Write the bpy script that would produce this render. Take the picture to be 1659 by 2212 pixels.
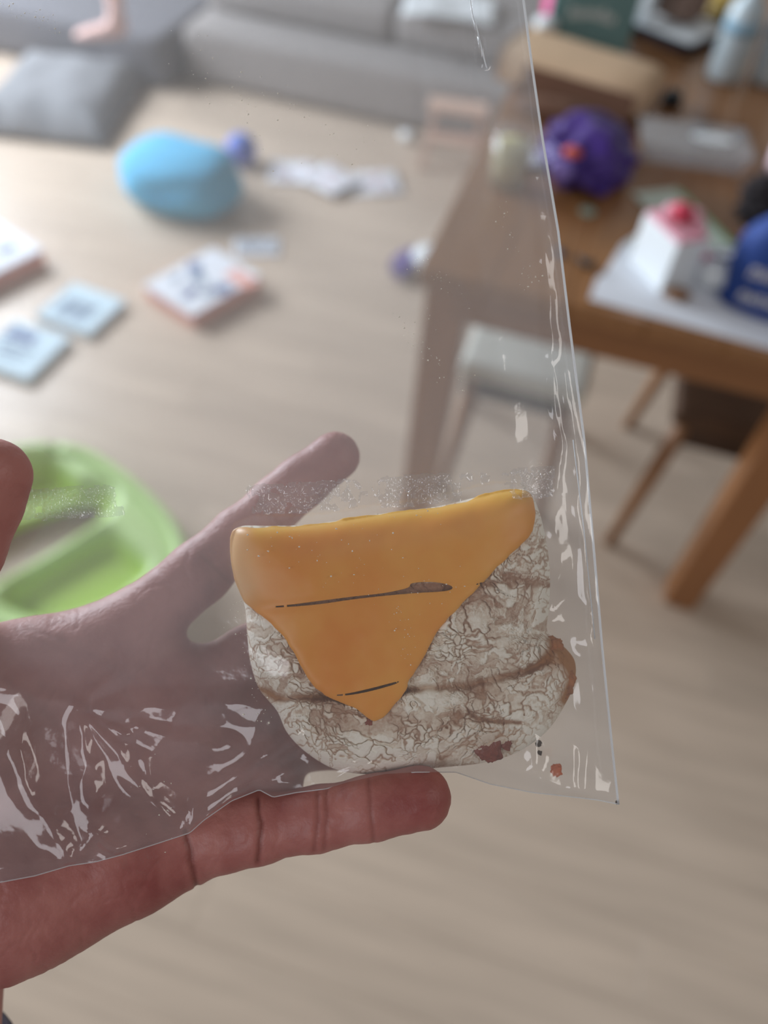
import bpy, bmesh, math, random
import numpy as np
from mathutils import Vector, Matrix, noise as mnoise
from mathutils.bvhtree import BVHTree

for o in list(bpy.data.objects):
    bpy.data.objects.remove(o, do_unlink=True)
S = bpy.context.scene
COL = S.collection
random.seed(4)
RNG = np.random.default_rng(11)

# ------------------------------------------------------------------ camera
F = 1700.0                      # focal length in pixels of a 1659 x 2212 frame
R_ = Vector((0.95259, 0.29611, 0.06995))
U_ = Vector((-0.27313, 0.73095, 0.62539))
B_ = Vector((0.13406, -0.61485, 0.77717))
CAM = Vector((0, 0, 1.5))
cd = bpy.data.cameras.new('camera'); co = bpy.data.objects.new('camera', cd); COL.objects.link(co)
m = Matrix((R_, U_, B_)).transposed().to_4x4(); m.translation = CAM
co.matrix_world = m
cd.sensor_fit = 'HORIZONTAL'; cd.sensor_width = 36; cd.lens = 36 * F / 1659
cd.clip_start = 0.01
cd.dof.use_dof = True; cd.dof.focus_distance = 0.203; cd.dof.aperture_fstop = 7.2
S.camera = co

# ------------------------------------------------------------------ world, window light, exposure
w = bpy.data.worlds.new('sky'); S.world = w; w.use_nodes = True
w.node_tree.nodes['Background'].inputs[0].default_value = (1.0, 0.955, 0.92, 1)
w.node_tree.nodes['Background'].inputs[1].default_value = 0.17

def area(name, loc, target, sx, sy, power, col):
    l = bpy.data.lights.new(name, 'AREA'); l.shape = 'RECTANGLE'; l.size = sx; l.size_y = sy
    l.energy = power; l.color = col
    o = bpy.data.objects.new(name, l); COL.objects.link(o); o.location = loc
    d = Vector(target) - Vector(loc)
    o.rotation_euler = d.to_track_quat('-Z', 'Y').to_euler()
    return o
area('window_daylight', (-3.42, 2.3, 1.5), (0.0, 2.0, 0.3), 2.3, 1.5, 235, (0.84, 0.92, 1.0))
area('bag_glare_light_right', (1.15, 0.05, 2.45), (0.3, 0.2, 0.0), 1.0, 0.5, 5, (1.0, 0.95, 0.9))  # unseen light added overhead right, for glare on the bag
area('bag_glare_light_left', (-1.05, -1.55, 2.05), (0.0, 0.2, 1.2), 1.4, 0.9, 11.5, (0.95, 0.95, 1.0))  # unseen light added behind left, for glare on the bag's folds
V = S.view_settings
V.view_transform = 'Standard'; V.look = 'None'; V.gamma = 1.0; V.use_curve_mapping = False; V.exposure = 0.1
S.cycles.transparent_max_bounces = 24
S.cycles.max_bounces = 8
S.cycles.use_denoising = True
S.cycles.caustics_reflective = False; S.cycles.caustics_refractive = False

# ------------------------------------------------------------------ materials
def lin(r, g, b):
    f = lambda c: (c / 255 / 12.92) if c / 255 <= 0.04045 else ((c / 255 + 0.055) / 1.055) ** 2.4
    return (f(r), f(g), f(b), 1)

def mat(name, rgb, rough=0.6, var=0.06, scale=12.0, bump=0.0, bscale=60.0, stretch=None, trans=0.0, sss=0.0, metal=0.0, coat=0.0, rnd=0.0):
    M = bpy.data.materials.new(name); M.use_nodes = True
    nt = M.node_tree; N = nt.nodes; L = nt.links; P = N['Principled BSDF']
    P.inputs['Roughness'].default_value = rough; P.inputs['Metallic'].default_value = metal
    P.inputs['Transmission Weight'].default_value = trans
    if coat: P.inputs['Coat Weight'].default_value = coat; P.inputs['Coat Roughness'].default_value = 0.1
    if sss:
        P.inputs['Subsurface Weight'].default_value = sss; P.inputs['Subsurface Radius'].default_value = (1, 0.4, 0.2); P.inputs['Subsurface Scale'].default_value = 0.004
    tc = N.new('ShaderNodeTexCoord'); mp = N.new('ShaderNodeMapping'); L.new(tc.outputs['Object'], mp.inputs[0])
    if stretch: mp.inputs['Scale'].default_value = stretch
    nz = N.new('ShaderNodeTexNoise'); nz.inputs['Scale'].default_value = scale; nz.inputs['Detail'].default_value = 4
    L.new(mp.outputs[0], nz.inputs[0])
    c = lin(*rgb)
    rp = N.new('ShaderNodeValToRGB')
    rp.color_ramp.elements[0].position = 0.3; rp.color_ramp.elements[1].position = 0.7
    rp.color_ramp.elements[0].color = tuple(x * (1 - var) for x in c[:3]) + (1,)
    rp.color_ramp.elements[1].color = tuple(min(1, x * (1 + var)) for x in c[:3]) + (1,)
    L.new(nz.outputs[0], rp.inputs[0])
    out = rp.outputs[0]
    if rnd:
        oi = N.new('ShaderNodeObjectInfo'); mr = N.new('ShaderNodeMapRange')
        mr.inputs[3].default_value = 1 - rnd; mr.inputs[4].default_value = 1 + rnd
        L.new(oi.outputs['Random'], mr.inputs[0])
        mx = N.new('ShaderNodeVectorMath'); mx.operation = 'SCALE'
        L.new(out, mx.inputs[0]); L.new(mr.outputs[0], mx.inputs['Scale']); out = mx.outputs[0]
    L.new(out, P.inputs['Base Color'])
    if bump:
        n2 = N.new('ShaderNodeTexNoise'); n2.inputs['Scale'].default_value = bscale; n2.inputs['Detail'].default_value = 5
        L.new(mp.outputs[0], n2.inputs[0])
        bp = N.new('ShaderNodeBump'); bp.inputs['Strength'].default_value = bump; bp.inputs['Distance'].default_value = 0.002
        L.new(n2.outputs[0], bp.inputs['Height']); L.new(bp.outputs[0], P.inputs['Normal'])
    return M

M = {}
M['plank'] = mat('floor_oak', (198, 180, 162), 0.34, 0.10, 3, 0.03, 40, (1.0, 12, 12), rnd=0.05)
M['joint'] = mat('floor_joint', (176, 160, 142), 0.7)
M['wall'] = mat('wall_paint', (225, 222, 216), 0.85, 0.02, 6, 0.05)
M['whitewood'] = mat('white_trim', (228, 228, 226), 0.5, 0.02)
M['sofa'] = mat('sofa_fabric', (150, 145, 143), 0.95, 0.08, 30, 0.3, 300)
M['sofa_dark'] = mat('sofa_dark_fabric', (106, 106, 112), 0.95, 0.08, 30, 0.3, 300)
M['cushion'] = mat('cushion_fabric', (128, 130, 134), 0.95, 0.09, 25, 0.3, 300)
M['paleblue'] = mat('pale_blue_cloth', (150, 176, 214), 0.8)
M['plush'] = mat('blue_plush', (98, 182, 222), 0.95, 0.1, 9, 0.5, 120)
M['ball'] = mat('blue_ball', (84, 116, 200), 0.6, 0.25, 40)
M['paper'] = mat('white_paper', (226, 230, 238), 0.8, 0.03)
M['bluepaper'] = mat('pale_blue_paper', (198, 220, 232), 0.7, 0.03)
M['print'] = mat('blue_grey_print', (128, 146, 166), 0.8, 0.15)
M['navyprint'] = mat('navy_print', (110, 124, 160), 0.8, 0.2)
M['salmon'] = mat('salmon_card', (232, 168, 154), 0.7, 0.05)
M['redprint'] = mat('pale_red_print', (224, 190, 196), 0.8, 0.15)
M['lime'] = mat('lime_plastic', (168, 206, 62), 0.35, 0.05, 6)
M['limesheen'] = mat('lime_sheen_plastic', (186, 220, 140), 0.35, 0.04, 6)  # same plastic as the tub, light sheen put into the colour
M['tablewood'] = mat('table_wood', (146, 99, 62), 0.28, 0.12, 6, 0.08, 60, (1.0, 12, 12))
M['tabletop'] = mat('table_top_wood', (150, 106, 68), 0.25, 0.12, 6, 0.06, 60, (12, 1.0, 12))
M['legwood'] = mat('leg_wood', (156, 106, 66), 0.35, 0.1, 6, 0.08, 60, (12, 12, 1))
M['chairwood'] = mat('chair_wood', (150, 108, 74), 0.4, 0.1, 8, 0.08, 60, (12, 12, 1))
M['darkseat'] = mat('brown_upholstery', (84, 60, 42), 0.7, 0.1, 20, 0.2, 200)
M['greyseat'] = mat('pale_grey_cushion', (214, 216, 208), 0.8, 0.04, 20, 0.2, 200)
M['greyframe'] = mat('dark_grey_frame', (92, 88, 86), 0.7)
M['darkwood'] = mat('dark_brown_wood', (72, 52, 40), 0.5, 0.1)
M['pinkwood'] = mat('pale_pink_wood', (216, 184, 166), 0.5, 0.05)
M['teal'] = mat('teal_card', (112, 148, 148), 0.55, 0.05)
M['tealdark'] = mat('teal_lid', (126, 164, 168), 0.55, 0.05)
M['lettering'] = mat('pale_lettering', (222, 228, 226), 0.6, 0.05)
M['whitelettering'] = mat('white_lettering', (226, 226, 232), 0.7, 0.05)
M['kraft'] = mat('kraft_paper', (212, 182, 150), 0.8, 0.06, 14, 0.15, 60)
M['kraftdark'] = mat('kraft_shade', (110, 78, 60), 0.9, 0.08)  # brown for the shade under and before the kraft bag
M['purple'] = mat('purple_film', (66, 40, 122), 0.4, 0.15, 14, 0.25, 30)
M['orange'] = mat('orange_disc', (222, 92, 40), 0.5)
M['lavender'] = mat('lavender_tag', (150, 130, 210), 0.5)
M['black'] = mat('black_plastic', (24, 28, 34), 0.4)
M['navy'] = mat('navy_tray', (30, 30, 44), 0.4)
M['white'] = mat('white_card', (232, 238, 242), 0.6, 0.02)
M['pink'] = mat('pink_card', (236, 176, 192), 0.6, 0.05)
M['red'] = mat('red_pink', (214, 64, 92), 0.5, 0.1)
M['magenta'] = mat('magenta_fabric', (216, 66, 136), 0.6, 0.08)
M['greenpaper'] = mat('pale_green_card', (212, 226, 214), 0.6, 0.04)
M['greenedge'] = mat('green_print', (140, 184, 140), 0.6, 0.04)
M['mint'] = mat('mint_plastic', (150, 172, 158), 0.4)
M['bluefab'] = mat('royal_blue_fabric', (30, 66, 142), 0.7, 0.15, 14, 0.3, 60)
M['fuzzy'] = mat('black_fuzz', (44, 38, 40), 0.95, 0.3, 40, 0.8, 120)
M['cream'] = mat('cream_liquid', (240, 232, 168), 0.4, 0.03)
M['yellow'] = mat('olive_yellow_film', (168, 142, 70), 0.5, 0.1)
M['brown'] = mat('brown_crust', (140, 104, 78), 0.8, 0.12)
M['brownpaper'] = mat('brown_wrapper', (136, 112, 100), 0.7, 0.1)
M['bottleplastic'] = mat('milky_blue_plastic', (206, 222, 230), 0.25, 0.03, trans=0.15)
M['bottleblue'] = mat('blue_label', (150, 190, 214), 0.5)
M['palepink'] = mat('pale_pink_plastic', (214, 190, 198), 0.4, 0.05)
M['skinchild'] = mat('child_skin', (226, 188, 180), 0.6, 0.06, 20)
M['sleeve'] = mat('dark_sleeve', (40, 32, 44), 0.9, 0.1, 40, 0.3, 200)
M['olivetrim'] = mat('olive_trim', (120, 112, 40), 0.8, 0.1)
M['glasspane'] = mat('window_glass', (235, 240, 244), 0.02, 0.0, trans=1.0)

def clear(name, haze, rough=0.08, bump=0.0, bscale=300.0, boost=1.6, hcol=(0.9, 0.92, 0.95), ior=1.5):
    """thin clear film: see-through, a fresnel sheen and a little milky scatter"""
    K = bpy.data.materials.new(name); K.use_nodes = True
    nt = K.node_tree; N = nt.nodes; L = nt.links
    N.remove(N['Principled BSDF'])
    out = N['Material Output']
    tr = N.new('ShaderNodeBsdfTransparent'); tr.inputs[0].default_value = (0.975, 0.975, 0.98, 1)
    gl = N.new('ShaderNodeBsdfGlossy'); gl.inputs['Roughness'].default_value = rough
    df = N.new('ShaderNodeBsdfDiffuse'); df.inputs[0].default_value = hcol + (1,)
    tl = N.new('ShaderNodeBsdfTranslucent'); tl.inputs[0].default_value = hcol + (1,)
    ad = N.new('ShaderNodeMixShader'); L.new(df.outputs[0], ad.inputs[1]); L.new(tl.outputs[0], ad.inputs[2])
    fr = N.new('ShaderNodeLayerWeight'); fr.inputs['Blend'].default_value = 0.5
    pw = N.new('ShaderNodeMath'); pw.operation = 'POWER'; pw.inputs[1].default_value = 4.0; L.new(fr.outputs['Facing'], pw.inputs[0])
    mu = N.new('ShaderNodeMath'); mu.operation = 'MULTIPLY_ADD'; mu.inputs[1].default_value = 0.55; mu.inputs[2].default_value = 0.045 * boost; mu.use_clamp = True
    L.new(pw.outputs[0], mu.inputs[0])
    m1 = N.new('ShaderNodeMixShader'); L.new(mu.outputs[0], m1.inputs[0]); L.new(tr.outputs[0], m1.inputs[1]); L.new(gl.outputs[0], m1.inputs[2])
    m2 = N.new('ShaderNodeMixShader'); m2.inputs[0].default_value = haze
    L.new(m1.outputs[0], m2.inputs[1]); L.new(ad.outputs[0], m2.inputs[2])
    L.new(m2.outputs[0], out.inputs[0])
    if bump:
        tc = N.new('ShaderNodeTexCoord'); n2 = N.new('ShaderNodeTexNoise'); n2.inputs['Scale'].default_value = bscale; n2.inputs['Detail'].default_value = 3
        L.new(tc.outputs['Object'], n2.inputs[0])
        bp = N.new('ShaderNodeBump'); bp.inputs['Strength'].default_value = bump; bp.inputs['Distance'].default_value = 0.001
        L.new(n2.outputs[0], bp.inputs['Height'])
        L.new(bp.outputs[0], gl.inputs['Normal']); L.new(bp.outputs[0], fr.inputs['Normal'])
    return K
M['film'] = clear('bag_film', 0.098, 0.09, 0.15, 160, 1.9)
M['seam'] = clear('bag_seam_film', 0.8, 0.12)
M['glue'] = clear('adhesive_film', 0.13, 0.1, 0.0, boost=3.0)
M['clearplastic'] = clear('clear_plastic', 0.22, 0.08)
M['drinkglass'] = clear('drinking_glass', 0.1, 0.05)
M['filmscrap'] = clear('crinkled_clear_film', 0.55, 0.15)

# ------------------------------------------------------------------ object helpers
def link(name, me, material=None, parent=None):
    o = bpy.data.objects.new(name, me); COL.objects.link(o)
    if material is not None and not me.materials: me.materials.append(material)
    if parent is not None: o.parent = parent
    return o

def thing(name, label, cat, loc=(0, 0, 0), rz=0.0, group=None):
    o = bpy.data.objects.new(name, None); COL.objects.link(o); o.empty_display_size = 0.05
    o.location = loc; o.rotation_euler = (0, 0, math.radians(rz))
    return tag(o, label, cat, group)

def tag(o, label, cat, group=None):
    o['label'] = label; o['category'] = cat
    if group: o['group'] = group
    return o

def from_np(name, v, f, smooth=True):
    me = bpy.data.meshes.new(name)
    me.from_pydata([tuple(map(float, p)) for p in v], [], [tuple(map(int, q)) for q in f]); me.update()
    if smooth: me.polygons.foreach_set('use_smooth', [True] * len(me.polygons))
    return me

def bm_mesh(name, bm, smooth=False):
    bmesh.ops.recalc_face_normals(bm, faces=bm.faces)
    me = bpy.data.meshes.new(name); bm.to_mesh(me); bm.free()
    if smooth: me.polygons.foreach_set('use_smooth', [True] * len(me.polygons))
    return me

def add_box(bm, c, s, rot=None, taper=1.0):
    r = bmesh.ops.create_cube(bm, size=1.0)['verts']
    for v in r:
        k = taper if v.co.z < 0 else 1.0
        v.co = Vector((v.co.x * s[0] * k, v.co.y * s[1] * k, v.co.z * s[2]))
        if rot is not None: v.co = rot @ v.co
        v.co += Vector(c)
    return r

def box(name, c, s, material, parent=None, bevel=0.004, rot=None, taper=1.0, seg=2):
    bm = bmesh.new(); add_box(bm, c, s, rot, taper)
    if bevel: bmesh.ops.bevel(bm, geom=list(bm.edges), offset=bevel, segments=seg, affect='EDGES', profile=0.6)
    return link(name, bm_mesh(name, bm, bevel > 0.008), material, parent)

def lathe(name, prof, material, parent=None, n=32, loc=(0, 0, 0), sx=1.0, sy=1.0, smooth=True):
    """prof: list of (radius, z)"""
    V_, F_ = [], []
    for r, z in prof:
        for k in range(n):
            a = 2 * math.pi * k / n
            V_.append((loc[0] + r * sx * math.cos(a), loc[1] + r * sy * math.sin(a), loc[2] + z))
    for i in range(len(prof) - 1):
        for k in range(n):
            F_.append((i * n + k, i * n + (k + 1) % n, (i + 1) * n + (k + 1) % n, (i + 1) * n + k))
    if prof[0][0] > 1e-5: F_.append(tuple(range(n))[::-1])
    if prof[-1][0] > 1e-5: F_.append(tuple((len(prof) - 1) * n + k for k in range(n)))
    return link(name, from_np(name, V_, F_, smooth), material, parent)

def tube(name, pts, rad, material, parent=None, n=10, closed_ends=True):
    """round bar through pts; rad may be a list"""
    P = [Vector(p) for p in pts]; V_, F_ = [], []
    rad = rad if isinstance(rad, (list, tuple)) else [rad] * len(P)
    for i, p in enumerate(P):
        t = (P[min(i + 1, len(P) - 1)] - P[max(i - 1, 0)]).normalized()
        a = Vector((0, 0, 1)) if abs(t.z) < 0.9 else Vector((1, 0, 0))
        x = t.cross(a).normalized(); y = t.cross(x)
        for k in range(n):
            q = 2 * math.pi * k / n
            V_.append(p + (x * math.cos(q) + y * math.sin(q)) * rad[i])
    for i in range(len(P) - 1):
        for k in range(n):
            F_.append((i * n + k, i * n + (k + 1) % n, (i + 1) * n + (k + 1) % n, (i + 1) * n + k))
    if closed_ends: F_ += [tuple(range(n))[::-1], tuple((len(P) - 1) * n + k for k in range(n))]
    return link(name, from_np(name, V_, F_), material, parent)

def blob(name, radii, material, parent=None, loc=(0, 0, 0), amp=0.0, freq=6.0, power=1.0, flat=0.0, sub=4, seed=0.0):
    """lumpy rounded body resting on z = loc.z"""
    bm = bmesh.new(); bmesh.ops.create_icosphere(bm, subdivisions=sub, radius=1)
    for v in bm.verts:
        d = v.co.normalized()
        q = Vector([math.copysign(abs(c) ** power, c) for c in d])
        q *= 1 + amp * mnoise.noise(d * freq + Vector((seed, seed * 2, seed * 3)))
        z = q.z
        if flat and z < -flat: z = -flat + (z + flat) * 0.08
        v.co = Vector((q.x * radii[0], q.y * radii[1], z * radii[2]))
    zmin = min(v.co.z for v in bm.verts)
    for v in bm.verts: v.co += Vector((loc[0], loc[1], loc[2] - zmin))
    return link(name, bm_mesh(name, bm, True), material, parent)

def plate(name, poly, z0, z1, material, parent=None, bevel=0.0):
    """flat-topped prism over a polygon"""
    bm = bmesh.new()
    f = bm.faces.new([bm.verts.new((x, y, z0)) for x, y in poly])
    r = bmesh.ops.extrude_face_region(bm, geom=[f])
    for v in r['geom']:
        if isinstance(v, bmesh.types.BMVert): v.co.z = z1
    if bevel: bmesh.ops.bevel(bm, geom=list(bm.edges), offset=bevel, segments=2, affect='EDGES')
    return link(name, bm_mesh(name, bm), material, parent)

def sheet(name, c, sx, sy, rz, material, parent=None, curl=0.004, th=0.0008, nx=14, ny=14, seed=0.0, z=0.0):
    """a slightly wavy sheet of paper with thickness"""
    V_, F_ = [], []
    ca, sa = math.cos(math.radians(rz)), math.sin(math.radians(rz))
    for lay in (0, 1):
        for j in range(ny + 1):
            for i in range(nx + 1):
                x = (i / nx - .5) * sx; y = (j / ny - .5) * sy
                h = curl * (0.5 + 0.5 * mnoise.noise(Vector((x * 9 + seed, y * 9, seed)))) + th * lay + 0.0006
                V_.append((c[0] + x * ca - y * sa, c[1] + x * sa + y * ca, z + h))
    n = (nx + 1) * (ny + 1)
    for j in range(ny):
        for i in range(nx):
            a = j * (nx + 1) + i; q = (a, a + 1, a + nx + 2, a + nx + 1)
            F_.append(q[::-1]); F_.append(tuple(k + n for k in q))
    rim = [i for i in range(nx + 1)] + [j * (nx + 1) + nx for j in range(1, ny + 1)] + [ny * (nx + 1) + i for i in range(nx - 1, -1, -1)] + [j * (nx + 1) for j in range(ny - 1, 0, -1)]
    for k in range(len(rim)):
        a, b = rim[k], rim[(k + 1) % len(rim)]
        F_.append((a, b, b + n, a + n))
    return link(name, from_np(name, V_, F_), material, parent)

def set_attr(me, name, val):
    a = me.attributes.new(name, 'FLOAT', 'POINT'); a.data.foreach_set('value', np.asarray(val, np.float32))

def struct(o):
    o['kind'] = 'structure'; return o

# ------------------------------------------------------------------ setting
fl = struct(box('floor', (-0.6, 2.2, -0.02), (7.0, 6.2, 0.03), M['joint'], bevel=0))
PW, PL = 0.125, 1.22
pm = None
row = 0
y = -0.3
while y < 4.6:
    x = -3.3 - (row * 0.47 % PL)
    while x < 1.6:
        if x + PL > -3.35 and not (y < 0.4 and (x > 1.3 or x + PL < -1.6)):
            if pm is None:
                p = box('plank', (0, 0, 0), (PL - 0.0006, PW - 0.0006, 0.01), M['plank'], fl, 0.0006, seg=1); pm = p
            else:
                p = pm.copy(); COL.objects.link(p)
            p.location = (x + PL / 2, y + PW / 2, -0.005)
        x += PL
    y += PW; row += 1

struct(box('wall_back', (-0.6, 4.72, 1.25), (5.9, 0.12, 2.5), M['wall'], bevel=0))
bm = bmesh.new()
for c, s in (((-3.6, 2.2, 0.35), (0.12, 5.1, 0.7)), ((-3.6, 2.2, 2.4), (0.12, 5.1, 0.2)),
             ((-3.6, 0.35, 1.5), (0.12, 1.4, 1.6)), ((-3.6, 4.15, 1.5), (0.12, 1.2, 1.6))):
    add_box(bm, c, s)
struct(link('wall_left', bm_mesh('wall_left', bm), M['wall']))
wn = bpy.data.objects.new('window_1', None); COL.objects.link(wn); wn.location = (-3.6, 2.3, 1.5); struct(wn)
bm = bmesh.new()
for c, s in (((0, 0, 0.77), (0.08, 2.5, 0.06)), ((0, 0, -0.77), (0.08, 2.5, 0.06)), ((0, -1.22, 0), (0.08, 0.06, 1.5)), ((0, 1.22, 0), (0.08, 0.06, 1.5)), ((0, 0, 0), (0.06, 0.05, 1.5))):
    add_box(bm, c, s)
link('window_frame', bm_mesh('window_frame', bm), M['whitewood'], wn)
for sy in (-0.6, 0.6): box('pane', (-0.01, sy, 0), (0.006, 1.12, 1.46), M['glasspane'], wn, 0)
struct(box('baseboard_back', (-0.6, 4.65, 0.04), (5.9, 0.015, 0.08), M['whitewood'], bevel=0.002))

# ------------------------------------------------------------------ sofa
t = thing('sofa', 'low grey fabric sofa along the far side of the room', 'sofa', (-1.0, 3.1, 0))
box('seat_base', (0.1, 0.47, 0.115), (1.65, 0.92, 0.20), M['sofa'], t, 0.03, seg=3)
for k, x in enumerate((-0.31, 0.5)):
    box('seat_cushion', (x, 0.56, 0.285), (0.80, 0.70, 0.13), M['sofa'], t, 0.045, seg=4)
    box('back_cushion', (x, 1.0, 0.50), (0.79, 0.2, 0.46), M['sofa'], t, 0.06, seg=4)
box('chaise', (-1.38, 0.40, 0.105), (1.25, 1.02, 0.19), M['sofa_dark'], t, 0.035, seg=3)
o = box('armrest', (1.12, 0.47, 0.2), (0.36, 0.9, 0.38), M['sofa_dark'], t, 0.04, seg=3); o['label'] = 'grey arm at the table end, coloured darker for shade and haze'  # shadow and haze put into the arm's darker fabric colour
for x in (-1.9, -0.7, 0.9):
    box('foot', (x, 0.12 if x > -1 else 0.0, 0.012), (0.06, 0.06, 0.024), M['black'], t, 0.003)

t = thing('floor_cushion', 'flat grey cushion lying on the floor in front of the sofa', 'cushion', (-2.05, 2.70, 0), 12)
V_ = []
bm = bmesh.new(); bmesh.ops.create_grid(bm, x_segments=28, y_segments=28, size=0.5)
tops = list(bm.verts)
r = bmesh.ops.extrude_face_region(bm, geom=list(bm.faces))
newv = {v for v in r['geom'] if isinstance(v, bmesh.types.BMVert)}
for v in bm.verts:
    e = max(abs(v.co.x), abs(v.co.y)) * 2
    h = 0.125 * (1 - e ** 5 * 0.75) + 0.012 * mnoise.noise(v.co * 5)
    v.co = Vector((v.co.x * 0.52 * (1 - 0.06 * e * e * (1 - abs(v.co.x * v.co.y) * 4)), v.co.y * 0.60, h if v in newv else 0.002 + 0.02 * e ** 6))
link('cushion_body', bm_mesh('cushion_body', bm, True), M['cushion'], t)
tube('piping', [(-.25, -.28, .036), (.25, -.28, .036), (.25, .28, .036), (-.25, .28, .036), (-.25, -.28, .036)], 0.006, M['sofa_dark'], t, 8)
o = sheet('folded_cloth', (0, 0), 0.20, 0.34, 22, M['paleblue'], None, 0.02, 0.012, seed=2)
o.location = (-2.33, 2.44, 0); tag(o, 'pale blue cloth on the floor at the cushion corner', 'cloth')

o = sheet('white_cloth', (0, 0), 0.36, 0.26, 10, M['white'], None, 0.03, 0.006, seed=5)
o.location = (-0.70, 3.40, 0.352); tag(o, 'crumpled white cloth lying on the sofa seat', 'cloth')
blob('crumpled_wrapper', (0.11, 0.06, 0.03), M['filmscrap'], None, (-1.36, 3.55, 0.352), 0.4, 4, sub=3, seed=2)
tag(bpy.data.objects['crumpled_wrapper'], 'crumpled clear wrapper on the left sofa seat', 'wrapper')

# the child's leg on the chaise: one skinned body
def skin_body(name, pts, radii, edges, material, lvl=2):
    me = bpy.data.meshes.new(name); me.from_pydata(pts, edges, [])
    o = bpy.data.objects.new(name, me); COL.objects.link(o)
    md = o.modifiers.new('skin', 'SKIN'); md.use_smooth_shade = True
    sk = me.skin_vertices[0].data
    for i, r in enumerate(radii): sk[i].radius = (r, r) if not isinstance(r, tuple) else r
    sk[0].use_root = True
    o.modifiers.new('sub', 'SUBSURF').levels = lvl; o.modifiers['sub'].render_levels = lvl
    dg = bpy.context.evaluated_depsgraph_get()
    me2 = bpy.data.meshes.new_from_object(o.evaluated_get(dg))
    bpy.data.objects.remove(o, do_unlink=True)
    me2.polygons.foreach_set('use_smooth', [True] * len(me2.polygons))
    me2.materials.clear(); me2.materials.append(material)
    o = bpy.data.objects.new(name, me2); COL.objects.link(o)
    return o
fz = 0.2
L_ = [(-1.90, 3.02, fz + .78), (-1.88, 2.96, fz + .42), (-1.875, 2.93, fz + .26), (-1.88, 2.91, fz + .10), (-1.88, 2.905, fz + .045),
      (-1.86, 2.93, fz + .03), (-1.94, 2.875, fz + .032), (-2.00, 2.85, fz + .022), (-2.035, 2.838, fz + .014)]
o = skin_body('person', L_, [.075, .05, .046, .03, .032, .028, .03, (.03, .02), (.022, .013)],
              [(0, 1), (1, 2), (2, 3), (3, 4), (4, 5), (4, 6), (6, 7), (7, 8)], M['skinchild'])
tag(o, 'small child standing barefoot on the sofa, only one bare lower leg in view', 'person')

# ------------------------------------------------------------------ toys and books on the floor
t = thing('plush_pouf', 'round sky blue plush pouf on the floor', 'cushion', (-1.325, 2.27, 0), 0)
blob('pouf_body', (0.205, 0.16, 0.112), M['plush'], t, (0, 0, 0), 0.10, 1.6, 0.9, 0.75, 5, seed=1.3)
tube('seam', [(0.208 * math.cos(a), 0.164 * math.sin(a), 0.088) for a in [k * math.pi / 16 for k in range(33)]], 0.004, M['plush'], t, 6)
t = thing('toy_ball', 'small darker blue ball behind the pouf', 'ball', (-1.245, 2.585, 0), 0)
lathe('ball_body', [(0.056 * math.sin(a), 0.056 - 0.056 * math.cos(a)) for a in [math.pi * k / 18 for k in range(19)]], M['ball'], t, 28)
for z in (0.04, 0.072):
    rr = math.sqrt(max(0, 0.0565 ** 2 - (z - .056) ** 2))
    tube('ridge', [(rr * math.cos(a), rr * math.sin(a), z) for a in [k * math.pi / 10 for k in range(21)]], 0.003, M['lavender'], t, 6)

papers = [(-1.05, 2.60, 0.17, 0.15, 18, 'white paper sheet with faint red print nearest the blue pouf'),
          (-0.90, 2.585, 0.17, 0.16, -24, 'white paper sheet with faint red print in the middle of the row'),
          (-0.755, 2.65, 0.20, 0.15, 30, 'white paper sheet with faint red print nearest the table')]
for i, (x, y, a, b, rz, lb) in enumerate(papers):
    t = thing('paper_sheet', lb, 'paper', (x, y, 0.015 * (i == 1)), rz, 'paper sheets scattered on the floor')
    sheet('sheet', (0, 0), a, b, 0, M['paper'], t, 0.012, seed=i * 3.1)
    for k in range(5):
        box('print_mark', (random.uniform(-.06, .06), random.uniform(-.05, .05), 0.0145), (0.025, 0.016, 0.001), M['redprint'], t, 0)

t = thing('sticker_card', 'small pale green card with grey pattern behind the flat box', 'card', (-0.985, 2.11, 0), 25)
sheet('card', (0, 0), 0.15, 0.10, 0, M['paper'], t, 0.003, 0.002)
for k in range(7):
    box('print_mark', (-0.055 + 0.018 * k, 0.012 * math.sin(k * 2.1), 0.0062), (0.009, 0.05, 0.001), M['print'], t, 0)

def game_box(loc, rz, sx, sy, sz, label, marks):
    t = thing('game_box', label, 'box', loc, rz)
    box('tray', (0, 0, sz * 0.45), (sx - 0.006, sy - 0.006, sz * 0.9), M['salmon'], t, 0.002)
    box('lid', (0, 0, sz * 0.94), (sx, sy, sz * 0.12), M['paper'], t, 0.002)
    for (x, y, a, b, r, mm) in marks:
        box('print_mark', (x, y, sz + 0.0004), (a, b, 0.0012), M[mm], t, 0, Matrix.Rotation(math.radians(r), 3, 'Z'))
    return t
mk = [(-.07, -.02, .06, .03, 20, 'navyprint'), (.01, -.075, .05, .05, 50, 'navyprint'), (-.03, -.055, .05, .03, 10, 'print'),
      (.03, .07, .05, .04, 40, 'navyprint'), (.0, .02, .06, .04, 60, 'print'), (.085, -.075, .05, .10, 0, 'salmon'), (-.05, .06, .04, .02, 15, 'print')]
game_box((-1.033, 1.815, 0), 68, 0.28, 0.212, 0.05, 'flat white and salmon box with navy print on the open floor', mk)
game_box((-1.70, 1.69, 0), 70, 0.25, 0.25, 0.055, 'white and salmon box cut off by the left edge of the photo', [(-.06, .02, .05, .03, 20, 'navyprint'), (.05, -.05, .06, .03, 0, 'navyprint')])

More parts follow.
